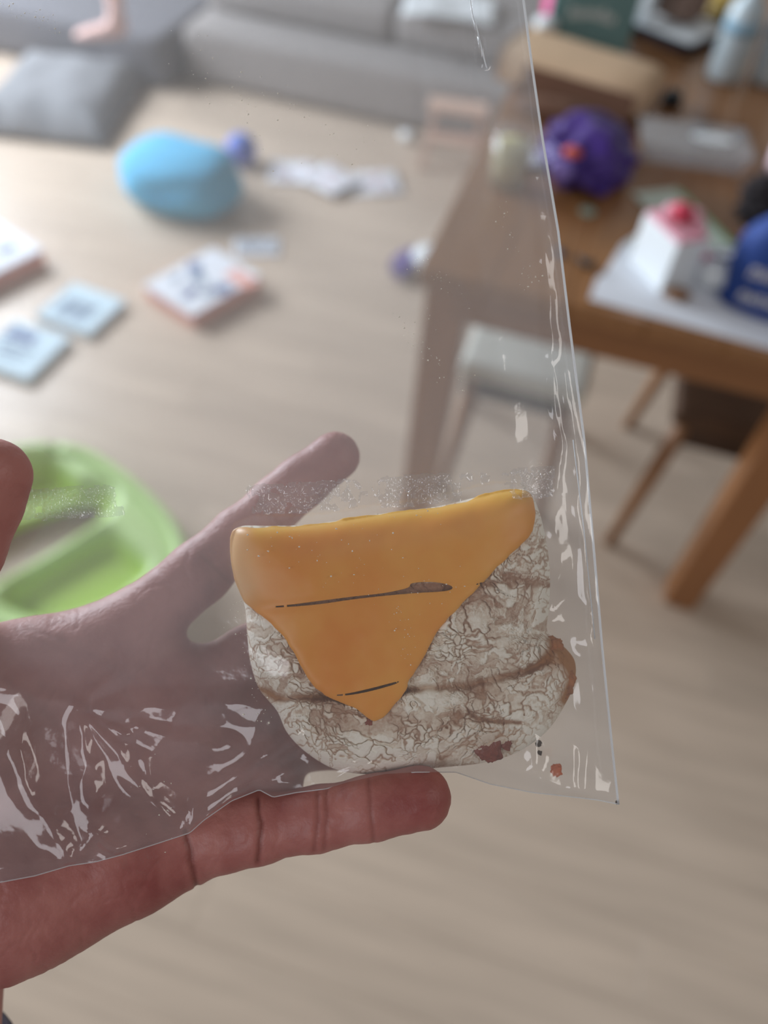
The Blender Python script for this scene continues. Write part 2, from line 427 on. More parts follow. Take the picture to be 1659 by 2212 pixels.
def book(loc, rz, sx, sy, sz, label, marks):
    t = thing('picture_book', label, 'book', loc, rz, 'thin books on the floor')
    box('cover', (0, 0, sz - 0.0015), (sx, sy, 0.003), M['bluepaper'], t, 0.001)
    box('back_cover', (0, 0, 0.0015), (sx, sy, 0.003), M['bluepaper'], t, 0.001)
    box('spine', (-sx / 2 + 0.002, 0, sz / 2), (0.004, sy, sz), M['print'], t, 0.001)
    box('pages', (0.001, 0, sz / 2), (sx - 0.008, sy - 0.01, sz - 0.006), M['paper'], t, 0)
    for (x, y, a, b, mm) in marks:
        box('print_mark', (x, y, sz + 0.0003), (a, b, 0.001), M[mm], t, 0)
book((-1.318, 1.592, 0), -6, 0.185, 0.175, 0.022, 'thin pale blue book with a grey block of print', [(-.005 + .028 * (k - 1.5), -.015, .02, .085, 'print') for k in range(4)])
book((-1.372, 1.372, 0), -3, 0.185, 0.195, 0.022, 'thin pale book with a dark picture and lines of print, nearest the green tub',
     [(-.03, .045, .09, .045, 'navyprint')] + [(-.01 + .0 * k, .0 - .022 * k, .11 - .02 * k, .011, 'print') for k in range(3)])

o = blob('paper_scrap', (0.03, 0.025, 0.02), M['white'], None, (-0.735, 3.02, 0), 0.3, 3, sub=3)
tag(o, 'small white paper scrap on the floor in front of the sofa', 'paper')

t = thing('tassel_toy', 'white ball with a purple tassel on the floor by the table corner', 'toy', (-0.43, 2.19, 0), 0)
blob('pompom', (0.05, 0.05, 0.048), M['white'], t, (0, 0, 0), 0.08, 5, sub=4)
for k in range(7):
    a = math.radians(150 + k * 14)
    tube('strand', [(0.03 * math.cos(a), 0.03 * math.sin(a), 0.05), (0.07 * math.cos(a), 0.07 * math.sin(a), 0.045), (0.115 * math.cos(a), 0.115 * math.sin(a), 0.014)], [0.012, 0.013, 0.006], M['purple'], t, 7)

# ------------------------------------------------------------------ polygon slab on a fine grid (used for cut sheets with holes)
def inside(px, py, poly):
    poly = np.asarray(poly); r = np.zeros(px.shape, bool); j = len(poly) - 1
    for i in range(len(poly)):
        xi, yi = poly[i]; xj, yj = poly[j]
        c = ((yi > py) != (yj > py)) & (px < (xj - xi) * (py - yi) / (yj - yi + 1e-12) + xi)
        r ^= c; j = i
    return r

def near_on(px, py, poly):
    poly = np.asarray(poly, float); best = np.full(px.shape, 1e9); bx = px.copy(); by = py.copy()
    for i in range(len(poly)):
        a = poly[i - 1]; b = poly[i]; d = b - a; L2 = d.dot(d) + 1e-15
        h = np.clip(((px - a[0]) * d[0] + (py - a[1]) * d[1]) / L2, 0, 1)
        qx = a[0] + h * d[0]; qy = a[1] + h * d[1]; dd = np.hypot(px - qx, py - qy)
        m_ = dd < best; best[m_] = dd[m_]; bx[m_] = qx[m_]; by[m_] = qy[m_]
    return best, bx, by

def smooth_poly(p, n=6, closed=True):
    p = np.asarray(p, float); out = []
    N_ = len(p)
    for i in range(N_):
        a, b, c, d = p[i - 1], p[i], p[(i + 1) % N_], p[(i + 2) % N_]
        for k in range(n):
            t = k / n
            out.append(0.5 * (2 * b + (c - a) * t + (2 * a - 5 * b + 4 * c - d) * t * t + (3 * b - a - 3 * c + d) * t ** 3))
    return np.array(out)

def cut_slab(poly, holes, step):
    """returns 2-D points, quads and boundary edges of poly minus holes, snapped to the outlines"""
    poly = np.asarray(poly)
    x0, y0 = poly.min(0) - step; x1, y1 = poly.max(0) + step
    nx = int((x1 - x0) / step) + 1; ny = int((y1 - y0) / step) + 1
    gx, gy = np.meshgrid(x0 + step * np.arange(nx + 1), y0 + step * np.arange(ny + 1))
    ins = inside(gx, gy, poly)
    for h in holes: ins &= ~inside(gx, gy, h)
    c = ins[:-1, :-1].astype(int) + ins[1:, :-1] + ins[:-1, 1:] + ins[1:, 1:]
    cell = c >= 2
    idx = np.arange((nx + 1) * (ny + 1)).reshape(ny + 1, nx + 1)
    Q = np.stack([idx[:-1, :-1][cell], idx[:-1, 1:][cell], idx[1:, 1:][cell], idx[1:, :-1][cell]], 1)
    e = {}
    for q in Q:
        for k in range(4):
            a, b = int(q[k]), int(q[(k + 1) % 4])
            if (b, a) in e: del e[(b, a)]
            else: e[(a, b)] = 1
    used, inv = np.unique(Q, return_inverse=True); Q = inv.reshape(-1, 4)
    remap = {int(u): i for i, u in enumerate(used)}
    E_ = [(remap[a], remap[b]) for a, b in e]
    X = gx.ravel()[used].copy(); Y = gy.ravel()[used].copy()
    bi = np.array(sorted({v for ed in E_ for v in ed}))
    best, bx, by = near_on(X[bi], Y[bi], poly)
    for h in holes:
        b2, hx, hy = near_on(X[bi], Y[bi], h); m_ = b2 < best
        best[m_] = b2[m_]; bx[m_] = hx[m_]; by[m_] = hy[m_]
    X[bi] = bx; Y[bi] = by
    return X, Y, Q, E_, bi

# lime green tub with two wells and an open slot
gout = smooth_poly([(-1.038, 1.046), (-0.954, 1.05), (-0.851, 1.019), (-0.742, 0.969), (-0.647, 0.905), (-0.594, 0.832), (-0.585, 0.747), (-0.635, 0.672), (-0.74, 0.596), (-0.854, 0.560), (-0.96, 0.560), (-1.07, 0.60), (-1.16, 0.685), (-1.205, 0.80), (-1.195, 0.915), (-1.125, 1.005)])
slot = smooth_poly([(-1.045, 0.79), (-0.985, 0.865), (-0.905, 0.935), (-0.866, 0.915), (-0.908, 0.815), (-0.970, 0.70), (-1.01, 0.63), (-1.078, 0.64), (-1.10, 0.715)])
well1 = smooth_poly([(-0.915, 0.625), (-0.915, 0.715), (-0.872, 0.80), (-0.815, 0.865), (-0.74, 0.845), (-0.675, 0.80), (-0.70, 0.71), (-0.80, 0.62)])
well2 = smooth_poly([(-1.10, 0.735), (-1.04, 0.80), (-0.93, 0.925), (-0.92, 0.95), (-0.979, 0.985), (-1.05, 1.005), (-1.105, 0.98), (-1.150, 0.92), (-1.155, 0.83), (-1.13, 0.76)])
X, Y, Q, E_, bi = cut_slab(gout, [slot], 0.009)
def gz(X, Y):
    z = np.full(X.shape, 0.085)
    do, _, _ = near_on(X, Y, gout); z -= 0.035 * np.clip(1 - do / 0.03, 0, 1) ** 2
    for wl, dep in ((well1, 0.055), (well2, 0.06)):
        d, _, _ = near_on(X, Y, wl); s = np.where(inside(X, Y, wl), d, -d)
        z = np.minimum(z, 0.085 - dep * np.clip((s + 0.006) / 0.035, 0, 1))
    dsl, _, _ = near_on(X, Y, slot); ins_ = 0.03 + 1.1 * dsl
    return np.minimum(z, ins_)
Z = gz(X, Y)
n = len(X)
V_ = np.concatenate([np.stack([X, Y, Z], 1), np.stack([X, Y, Z - 0.006], 1)])
do, _, _ = near_on(X, Y, gout)
outer = np.isin(np.arange(n), bi) & (do < 0.012)
V_[n:][outer, 2] = 0.0
V_[n:, 2] = np.maximum(V_[n:, 2], 0.0)
Fc = [tuple(q) for q in Q] + [tuple(q[::-1] + n) for q in Q] + [(b, a, a + n, b + n) for a, b in E_]
t = thing('toddler_tub', 'lime green plastic toddler tub with two wells and an open slot', 'tub', (-0.9, 0.8, 0))
V_ -= np.array([-0.9, 0.8, 0])
me = from_np('tub_body', V_, Fc)
pale = np.clip((Z - 0.052) / 0.02, 0, 1); set_attr(me, 'pale', np.concatenate([pale, pale * 0]))  # light sheen painted on the flat top as a paler lime
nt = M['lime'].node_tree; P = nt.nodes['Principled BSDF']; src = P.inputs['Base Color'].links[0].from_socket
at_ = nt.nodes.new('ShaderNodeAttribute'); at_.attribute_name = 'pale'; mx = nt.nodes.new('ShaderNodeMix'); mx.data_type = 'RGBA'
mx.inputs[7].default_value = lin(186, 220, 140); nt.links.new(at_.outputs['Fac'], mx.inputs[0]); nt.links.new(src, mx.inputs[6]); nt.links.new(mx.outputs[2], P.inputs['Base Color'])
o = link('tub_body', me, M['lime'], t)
rim = gout[::2]
tube('rim', [(x + 0.9 - 0.018 * (x + 0.9) / 0.3, y - 0.8 - 0.018 * (y - 0.8) / 0.27, 0.082) for x, y in rim] + [(rim[0][0] + 0.9 - 0.018 * (rim[0][0] + .9) / 0.3, rim[0][1] - 0.8 - 0.018 * (rim[0][1] - .8) / .27, 0.082)], 0.017, M['limesheen'], t, 12)
rg = [(-0.965, 0.585), (-0.938, 0.668), (-0.905, 0.730), (-0.866, 0.802), (-0.822, 0.870), (-0.79, 0.90)]
rg = smooth_poly(rg)[:-6]
o = tube('ridge', [(x + 0.9, y - 0.8, 0.060) for x, y in rg], 0.012, M['limesheen'], t, 12)

# ------------------------------------------------------------------ table
TH = 0.74
t = thing('dining_table', 'brown wooden dining table crowded with packets and paper', 'table', (0.15, 2.0, 0))
for k in range(6):
    box('tabletop_board', (-0.38 + 0.1267 * (k + .5), 0.0, TH - 0.0155), (0.1262, 1.76, 0.031), M['tabletop'], t, 0.0025, seg=1)
for c, s in (((0, -0.845, 0.672), (0.63, 0.022, 0.075)), ((0, 0.83, 0.672), (0.63, 0.022, 0.075)), ((-0.36, 0, 0.672), (0.022, 1.6, 0.075)), ((0.36, 0, 0.672), (0.022, 1.6, 0.075))):
    box('apron', c, s, M['tablewood'], t, 0.002)
for x in (-0.332, 0.312):
    for y in (-0.812, 0.8):
        box('leg', (x, y, 0.354), (0.078, 0.078, 0.708), M['legwood'], t, 0.006, taper=0.86)

# stool / chairs under it
def chair(loc, rz, label, seatm, framem, sw, sdp, sh, backh, splay=0.03, group=None, backw=None):
    t = thing('dining_chair', label, 'chair', loc, rz, group)
    box('seat', (0, 0, sh - 0.022), (sw, sdp, 0.045), seatm, t, 0.016, seg=3)
    box('seat_frame', (0, 0, sh - 0.075), (sw * 0.9, sdp * 0.9, 0.06), framem, t, 0.004)
    for sx in (-1, 1):
        for sy in (-1, 1):
            a = (sx * (sw / 2 - 0.035), sy * (sdp / 2 - 0.035), sh - 0.05); b = (sx * (sw / 2 - 0.03 + splay), sy * (sdp / 2 - 0.03 + splay), 0)
            tube('leg', [b, ((a[0] + b[0]) / 2, (a[1] + b[1]) / 2, (a[2]) / 2), a], [0.013, 0.017, 0.019], M['chairwood'], t, 10)
    if backh:
        for sy in (-1, 1):
            tube('back_post', [(sw / 2 - 0.03, sy * (sdp / 2 - 0.04), sh - 0.05), (sw / 2 + 0.03, sy * (sdp / 2 - 0.04), sh + backh)], [0.018, 0.013], M['chairwood'] if backw is None else backw, t, 10)
        box('backrest', (sw / 2 + 0.022, 0, sh + backh - 0.06), (0.022, sdp - 0.06, 0.11), seatm, t, 0.008)
    return t
chair((0.51, 1.50, 0), 0, 'brown upholstered chair with tapered wooden legs at the right table side', M['darkseat'], M['darkwood'], 0.44, 0.42, 0.445, 0.36, 0.035)
chair((-0.02, 1.47, 0), 90, 'low child chair with pale grey seat tucked under the table front', M['greyseat'], M['greyframe'], 0.36, 0.27, 0.43, 0.16, 0.02, None, M['darkwood'])

# step stool by the sofa
t = thing('step_stool', 'small pale wooden step stool on the floor before the sofa', 'stool', (-0.53, 2.93, 0), 8)
for sx in (-1, 1):
    bm = bmesh.new()
    for sy in (-1, 1):
        add_box(bm, (sx * 0.095, sy * 0.045, 0.1), (0.022, 0.026, 0.206), Matrix.Rotation(math.radians(18 * sy), 3, 'X') @ Matrix.Rotation(math.radians(-6 * sx), 3, 'Y'))
    link('side_frame', bm_mesh('side_frame', bm), M['pinkwood'], t)
box('step', (0, 0, 0.208), (0.22, 0.09, 0.02), M['pinkwood'], t, 0.003)
box('step', (0, -0.052, 0.115), (0.20, 0.075, 0.018), M['pinkwood'], t, 0.003)

# ------------------------------------------------------------------ things on the table
# teal box with pale lettering
t = thing('teal_box', 'teal card box with a pale word on its front, at the far table end', 'box', (-0.105, 2.195, TH), 7)
box('body', (0, 0, 0.07), (0.20, 0.09, 0.14), M['teal'], t, 0.003)
box('lid', (0, 0, 0.15), (0.206, 0.096, 0.03), M['tealdark'], t, 0.003)
for k in range(9):
    box('lettering', (-0.052 + 0.0125 * k, -0.0456, 0.085 - 0.0016 * abs(k - 4) + (0.004 if k in (0, 6) else 0)), (0.008, 0.0012, 0.018 + (0.008 if k in (0, 6) else 0)), M['lettering'], t, 0)

# kraft paper sleeve lying open
t = thing('kraft_bag', 'brown kraft paper bag lying on its side behind the purple sack', 'bag', (-0.08, 1.90, TH + 0.006), -12)
N_ = 24
bm = bmesh.new()
prof = []
for k in range(N_):
    a = 2 * math.pi * k / N_
    prof.append((0.085 * math.copysign(abs(math.cos(a)) ** 0.55, math.cos(a)), 0.042 + 0.042 * math.copysign(abs(math.sin(a)) ** 0.6, math.sin(a))))
V_, F_ = [], []
xs = [-0.17, -0.15, -0.08, 0.0, 0.08, 0.14, 0.165]
for lay, sh_ in ((0, 1.0), (1, 0.93)):
    for i, x in enumerate(xs):
        for (yy, zz) in prof:
            q = 1.0 if i < 5 else (0.95 if i == 5 else 0.8)
            V_.append((x - (0.0 if lay == 0 else 0.0), yy * sh_ * q, 0.042 + (zz - 0.042) * sh_ * q + 0.004 * mnoise.noise(Vector((x * 20, yy * 20, zz * 20)))))
nn = len(xs) * N_
for lay in (0, 1):
    for i in range(len(xs) - 1):
        for k in range(N_):
            q = (i * N_ + k, i * N_ + (k + 1) % N_, (i + 1) * N_ + (k + 1) % N_, (i + 1) * N_ + k)
            F_.append(tuple(a + nn * lay for a in (q if lay == 0 else q[::-1])))
for k in range(N_): F_.append((k, (k + 1) % N_, (k + 1) % N_ + nn, k + nn))
F_.append(tuple((len(xs) - 1) * N_ + k for k in range(N_))); 
link('bag_body', from_np('bag_body', V_, F_), M['kraft'], t)
box('shade_flap', (0.02, -0.088, 0.036), (0.25, 0.004, 0.05), M['kraftdark'], t, 0.001, Matrix.Rotation(math.radians(-12), 3, 'X'))  # dark strip painting the shade on the bag's front
blob('kraft_shade_lump', (0.10, 0.035, 0.022), M['kraftdark'], None, (-0.10, 1.752, TH), 0.1, 3, sub=4)  # added lump, its dark brown stands in for shadow below the bag
tag(bpy.data.objects['kraft_shade_lump'], 'dark brown lump for the shade between the kraft bag and the purple sack', 'packet')

# purple sack
t = thing('purple_sack', 'crinkled purple sack with an orange disc on the table', 'bag', (-0.02, 1.575, TH), 10)
blob('sack_body', (0.092, 0.115, 0.052), M['purple'], t, (0, 0, 0), 0.28, 2.6, 0.95, 0.6, 5, seed=3.7)
lathe('orange_disc', [(0.0, 0.0), (0.017, 0.0), (0.018, 0.004), (0.014, 0.008), (0.0, 0.009)], M['orange'], t, 20, (-0.04, -0.085, 0.066))
blob('lavender_knot', (0.022, 0.024, 0.02), M['lavender'], t, (-0.055, -0.105, 0.02), 0.3, 3, sub=3)

# clear tray
t = thing('clear_tray', 'flat clear plastic tray with a white label beside the purple sack', 'tray', (0.18, 1.73, TH), 8)
bm = bmesh.new(); add_box(bm, (0, 0, 0.018), (0.215, 0.125, 0.034), None, 0.9)
bm.faces.ensure_lookup_table()
top = max(bm.faces, key=lambda f: f.calc_center_median().z); bmesh.ops.delete(bm, geom=[top], context='FACES')
bmesh.ops.solidify(bm, geom=list(bm.faces), thickness=0.0012)
link('tray_body', bm_mesh('tray_body', bm), M['clearplastic'], t)
box('lid', (0, 0, 0.037), (0.225, 0.135, 0.003), M['clearplastic'], t, 0.001)
o = plate('label', [(0.035 + 0.042 * math.cos(a), 0.0 + 0.02 * math.sin(a)) for a in [k * math.pi / 12 for k in range(24)]], 0.0388, 0.0394, M['white'], t); o['label'] = 'oval white label'

t = thing('bottle_cap', 'round black cap standing beside the kraft bag', 'cap', (0.125, 1.95, TH))
lathe('cap_body', [(0, 0), (0.021, 0), (0.023, 0.004), (0.022, 0.026), (0.019, 0.03), (0, 0.031)], M['black'], t, 28)
for k in range(16):
    a = k * math.pi / 8
    box('rib', (0.0228 * math.cos(a), 0.0228 * math.sin(a), 0.014), (0.002, 0.003, 0.02), M['black'], t, 0, Matrix.Rotation(a, 3, 'Z'))

def bottle(loc, rz, label, h):
    t = thing('milk_bottle', label, 'bottle', loc, rz, 'milky bottles on the table')
    lathe('bottle_body', [(0, 0), (0.034, 0), (0.04, 0.006), (0.041, 0.03), (0.041, h * 0.72), (0.036, h * 0.82), (0.018, h * 0.93), (0.016, h)], M['bottleplastic'], t, 32)
    lathe('cap', [(0.018, 0), (0.018, 0.02), (0.015, 0.022), (0, 0.022)], M['bottleblue'], t, 24, (0, 0, h))
    lathe('label_band', [(0.0416, h * 0.55), (0.0416, h * 0.68)], M['bottleblue'], t, 32)
bottle((0.235, 2.16, TH), 0, 'milky pale blue bottle standing nearer the kraft bag', 0.19)
bottle((0.338, 2.19, TH), 0, 'milky pale blue bottle cut off by the right edge of the photo', 0.19)

# tray at the far end with paper and brown pouch
t = thing('serving_tray', 'dark tray at the far table end under white paper', 'tray', (0.09, 2.40, TH), -28)
box('tray_base', (0, 0, 0.006), (0.25, 0.22, 0.012), M['navy'], t, 0.004)
for c, s in (((0, -0.106, 0.013), (0.25, 0.008, 0.026)), ((0, 0.106, 0.013), (0.25, 0.008, 0.026)), ((-0.121, 0, 0.013), (0.008, 0.22, 0.026)), ((0.121, 0, 0.013), (0.008, 0.22, 0.026))):
    box('rim', c, s, M['navy'], t, 0.003)
o = sheet('napkin', (0, 0), 0.235, 0.2, -28, M['white'], None, 0.012, 0.002); o.location = (0.09, 2.40, TH + 0.013); tag(o, 'white napkin lying in the dark tray', 'napkin')
t = thing('brown_pouch', 'rounded brown pouch standing on the white napkin', 'pouch', (0.095, 2.43, TH + 0.030), -20)
blob('pouch_body', (0.07, 0.055, 0.075), M['brownpaper'], t, (0, 0, 0), 0.12, 2.2, 0.9, 0.6, 4, seed=6)
tube('neck_tie', [(0.03 * math.cos(a), 0.024 * math.sin(a), 0.122) for a in [k * math.pi / 8 for k in range(17)]], 0.005, M['kraft'], t, 6)
t = thing('white_carton', 'tall white carton standing left of the brown pouch', 'carton', (0.01, 2.385, TH + 0.028), -20)
box('carton_body', (0, 0, 0.08), (0.05, 0.05, 0.16), M['white'], t, 0.003)
box('gable', (0, 0, 0.17), (0.05, 0.012, 0.03), M['white'], t, 0.002)
o = blob('snack_packet', (0.07, 0.05, 0.035), M['yellow'], None, (0.235, 2.53, TH), 0.2, 2.5, 0.8, sub=4, seed=9)
tag(o, 'olive yellow snack packet behind the milky bottles', 'packet')
t = thing('chocolate_bar', 'dark brown bar lying right of the napkin tray', 'bar', (0.225, 2.36, TH), 20)
box('bar_body', (0, 0, 0.008), (0.08, 0.035, 0.016), M['darkwood'], t, 0.002)
box('wrapper_fold', (0.043, 0, 0.005), (0.012, 0.036, 0.003), M['darkwood'], t, 0)

t = thing('pink_pouch', 'bright pink pouch at the far left table corner', 'pouch', (-0.205, 2.30, TH), 10)
blob('pouch_body', (0.03, 0.05, 0.075), M['magenta'], t, (0, 0, 0), 0.15, 2.5, 0.85, 0.6, 4, seed=4)
tube('strap', [(-.02, 0, .13), (-.01, 0, .16), (.01, 0, .165), (.02, 0, .13)], 0.004, M['magenta'], t, 8)
t = thing('cream_jar', 'small cream jar with white lid left of the kraft bag', 'jar', (-0.2, 2.10, TH))
lathe('jar_body', [(0, 0), (0.026, 0), (0.028, 0.004), (0.028, 0.05), (0.024, 0.056)], M['kraft'], t, 24)
lathe('lid', [(0.026, 0.056), (0.027, 0.07), (0.024, 0.073), (0, 0.073)], M['white'], t, 24)
o = blob('plastic_wrap', (0.035, 0.022, 0.016), M['filmscrap'], None, (-0.075, 2.085, TH + 0.0005), 0.5, 4, sub=3, seed=8)
o.location.z = 0.0
tag(o, 'crumpled clear plastic wrap before the teal box', 'wrapper')

# glass with pale drink
t = thing('drinking_glass', 'clear tumbler of cream drink at the left table edge', 'glass', (-0.15, 1.45, TH))
lathe('glass_body', [(0, 0), (0.03, 0), (0.033, 0.004), (0.039, 0.1), (0.0375, 0.1), (0.0315, 0.007), (0, 0.007)], M['drinkglass'], t, 36)
lathe('drink', [(0, 0.0075), (0.031, 0.0075), (0.0355, 0.078), (0, 0.078)], M['cream'], t, 36)
o = sheet('tissue', (0, 0), 0.075, 0.06, 20, M['white'], None, 0.015, 0.003, seed=3); o.location = (-0.14, 1.545, TH); tag(o, 'small white tissue behind the tumbler', 'tissue')

# paper at the near edge
t = thing('paper_mat', 'large white paper under the cartons at the near table edge', 'paper', (0, 0, TH))
plate('sheet', [(0.052, 1.145), (0.056, 1.21), (0.066, 1.225), (0.085, 1.33), (0.12, 1.40), (0.47, 1.39), (0.47, 1.128), (0.34, 1.128)], 0.0005, 0.0018, M['paper'], t)
o = plate('printed_corner', [(0.095, 1.34), (0.125, 1.39), (0.2, 1.38), (0.15, 1.31)], 0.0018, 0.0022, M['greenpaper'], t)
t = thing('gift_box', 'bright white box with pink top and red bow on the paper', 'box', (0.155, 1.262, TH + 0.002), 0)
rot = Matrix.Rotation(math.radians(-52), 3, 'Z')
box('box_body', (0, 0, 0.045), (0.098, 0.062, 0.09), M['white'], t, 0.003, rot)
box('pink_top', (0, 0, 0.093), (0.094, 0.058, 0.008), M['pink'], t, 0.003, rot)
for k, (x, y, z, r) in enumerate(((0.0, 0.0, 0.098, 0.017), (0.022, 0.01, 0.098, 0.012), (-0.016, 0.012, 0.097, 0.012), (0.03, -0.012, 0.097, 0.011))):
    blob('bow_loop', (r, r, r * 0.9), M['red'] if k < 1 else M['pink'], t, (x, y, z), 0.3, 3, sub=3, seed=k)
t = thing('folded_card', 'pale green edged card lying behind the white box', 'card', (0, 0, TH))
plate('card', [(0.085, 1.515), (0.165, 1.572), (0.285, 1.41), (0.20, 1.35)], 0.002, 0.004, M['greenpaper'], t)
plate('green_border', [(0.163, 1.563), (0.173, 1.567), (0.283, 1.412), (0.273, 1.408)], 0.002, 0.0045, M['greenedge'], t)
t = thing('candy_wrapper', 'small red and pink wrapper right of the white box', 'wrapper', (0.212, 1.325, TH + 0.005), 20)
blob('wrapper_body', (0.02, 0.011, 0.008), M['red'], t, (0, 0, 0), 0.2, 3, sub=3)
for s in (-1, 1): lathe('twist', [(0.004, 0), (0.01, 0.012)], M['pink'], t, 10, (s * 0.022, 0, 0.0))
t = thing('pen', 'dark slim pen lying by the blue pouch', 'pen', (0.235, 1.345, TH + 0.0045), 5)
tube('barrel', [(-0.03, 0, 0.004), (0.035, 0, 0.004)], 0.004, M['darkwood'], t, 10)
tube('tip', [(0.035, 0, 0.004), (0.043, 0, 0.004)], [0.0038, 0.001], M['black'], t, 10)
o = blob('toast_piece', (0.022, 0.016, 0.008), M['brown'], None, (0.19, 1.205, TH + 0.002), 0.3, 3, sub=3, seed=2); tag(o, 'small brown bread crust on the paper beside the white box', 'bread')
o = blob('napkin_ball', (0.03, 0.026, 0.022), M['white'], None, (0.243, 1.262, TH + 0.002), 0.3, 2.5, sub=3, seed=5); tag(o, 'crumpled white napkin between the white box and blue pouch', 'napkin')

t = thing('mint_coin', 'small mint plastic disc before the purple sack', 'disc', (0.012, 1.415, TH))
lathe('disc_body', [(0, 0), (0.014, 0), (0.015, 0.002), (0.013, 0.004), (0.009, 0.003), (0, 0.003)], M['mint'], t, 24)
t = thing('earbud', 'small black earbud beside the white paper', 'earbud', (0.03, 1.238, TH), 20)
blob('bud', (0.011, 0.009, 0.007), M['black'], t, (0.006, -0.004, 0), 0.1, 2, sub=3)
tube('stem', [(0.006, -0.002, 0.006), (-0.004, 0.012, 0.004), (-0.004, 0.024, 0.003)], [0.005, 0.004, 0.003], M['black'], t, 8)
t = thing('blue_clip', 'tiny blue clip left of the black earbud', 'clip', (-0.016, 1.258, TH), 30)
box('jaw', (0, 0, 0.003), (0.012, 0.02, 0.006), mat('slate_blue_plastic', (60, 84, 110), 0.5), t, 0.001)
tube('spring', [(-0.006, 0.004, 0.007), (0.006, 0.004, 0.007)], 0.002, M['black'], t, 8)

# royal blue pouch with two lines of white lettering
t = thing('blue_pouch', 'royal blue fabric pouch with two lines of white lettering', 'pouch', (0.375, 1.255, TH + 0.002), -6)
N1, N2 = 40, 22
V_, F_ = [], []
for j in range(N2 + 1):
    v = j / N2; z = 0.185 * v
    wx = 0.118 * (1 - max(0, v - 0.45) ** 2 * 2.4) ; wy = 0.062 * (1 - v ** 2.2 * 0.85)
    for i in range(N1):
        a = 2 * math.pi * i / N1
        p = 0.6
        x = wx * math.copysign(abs(math.cos(a)) ** p, math.cos(a)); y = wy * math.copysign(abs(math.sin(a)) ** p, math.sin(a))
        k = 1 + 0.05 * mnoise.noise(Vector((x * 16, y * 16, z * 12)))
        V_.append((x * k, y * k - 0.01 * v, z))
for j in range(N2):
    for i in range(N1):
        F_.append((j * N1 + i, j * N1 + (i + 1) % N1, (j + 1) * N1 + (i + 1) % N1, (j + 1) * N1 + i))
F_ += [tuple(range(N1))[::-1], tuple(N2 * N1 + i for i in range(N1))]
link('pouch_body', from_np('pouch_body', V_, F_), M['bluefab'], t)
def letters(z, n, x0, step, hgt, parent):
    for k in range(n):
        x = x0 + step * k
        for dx in (-step * 0.26, step * 0.26):
            box('lettering', (x + dx, -0.0655, z), (step * 0.2, 0.004, hgt), M['whitelettering'], parent, 0)
        box('lettering', (x, -0.0655, z + (0.0 if k % 2 else hgt * 0.4)), (step * 0.5, 0.004, hgt * 0.2), M['whitelettering'], parent, 0)
letters(0.077, 4, -0.085, 0.016, 0.018, t)
letters(0.034, 5, -0.085, 0.014, 0.017, t)
o = blob('fuzzy_hair_tie', (0.06, 0.05, 0.05), M['fuzzy'], None, (0.33, 1.47, TH), 0.5, 9, sub=5, seed=2)
tag(o, 'black fuzzy hair tie behind the blue pouch', 'hair tie')
t = thing('pink_tumbler', 'pale pink plastic tumbler at the right photo edge', 'tumbler', (0.362, 1.70, TH))
lathe('tumbler_body', [(0, 0), (0.03, 0), (0.032, 0.004), (0.038, 0.09), (0.036, 0.09), (0.03, 0.006), (0, 0.006)], M['palepink'], t, 30)
lathe('rim', [(0.0385, 0.086), (0.0395, 0.09), (0.0385, 0.094), (0.036, 0.09)], M['palepink'], t, 30)

# ================================================================== the held things, modelled in the hand's own frame (metres)
# x = right, y = up, z = towards the palm's open side; the origin is the middle of the sandwich
D0 = 0.21
HF = Matrix((R_, U_, B_)).transposed().to_4x4(); HF.translation = CAM - B_ * D0
def hp(px, py, d):
    """a measured point at distance d from the lens, as frame coordinates"""
    px = np.asarray(px, float); py = np.asarray(py, float); d = np.asarray(d, float)
    return np.stack(np.broadcast_arrays((px - 829.5) * d / F, (1106 - py) * d / F, D0 - d), -1)

def vnoise(x, y, s, seed):
    g = np.random.default_rng(seed).random((128, 128))
    x = x / s + 40.3; y = y / s + 41.7
    i = np.floor(x).astype(int); j = np.floor(y).astype(int); fx = x - i; fy = y - j
    fx = fx * fx * (3 - 2 * fx); fy = fy * fy * (3 - 2 * fy)
    G = lambda a, b: g[a % 128, b % 128]
    return (G(i, j) * (1 - fx) + G(i + 1, j) * fx) * (1 - fy) + (G(i, j + 1) * (1 - fx) + G(i + 1, j + 1) * fx) * fy - 0.5
def fbm(x, y, s, seed, o=4):
    r = 0; a = 1.0
    for k in range(o): r = r + a * vnoise(x, y, s, seed + k); s *= 0.5; a *= 0.5
    return r
def voro(x, y, s, seed):
    J = np.random.default_rng(seed).random((64, 64, 3))
    X_ = x / s; Y_ = y / s; i = np.floor(X_).astype(int); j = np.floor(Y_).astype(int)
    f1 = np.full(x.shape, 9.0); f2 = f1.copy(); cid = np.zeros(x.shape)
    for a in (-1, 0, 1):
        for b in (-1, 0, 1):
            q = J[(i + a) % 64, (j + b) % 64]
            d = np.hypot(i + a + q[..., 0] - X_, j + b + q[..., 1] - Y_)
            c = d < f1
            f2 = np.where(c, f1, np.minimum(f2, d)); cid = np.where(c, q[..., 2], cid); f1 = np.where(c, d, f1)
    return (f2 - f1) * s, cid
def sstep(a, b, x):
    t = np.clip((x - a) / (b - a), 0, 1); return t * t * (3 - 2 * t)
def seg_dist(x, y, pts):
    best = np.full(np.shape(x), 1e9)
    for (ax, ay), (bx, by) in zip(pts[:-1], pts[1:]):
        dx, dy = bx - ax, by - ay
        h = np.clip(((x - ax) * dx + (y - ay) * dy) / (dx * dx + dy * dy + 1e-9), 0, 1)
        best = np.minimum(best, np.hypot(x - ax - h * dx, y - ay - h * dy))
    return best
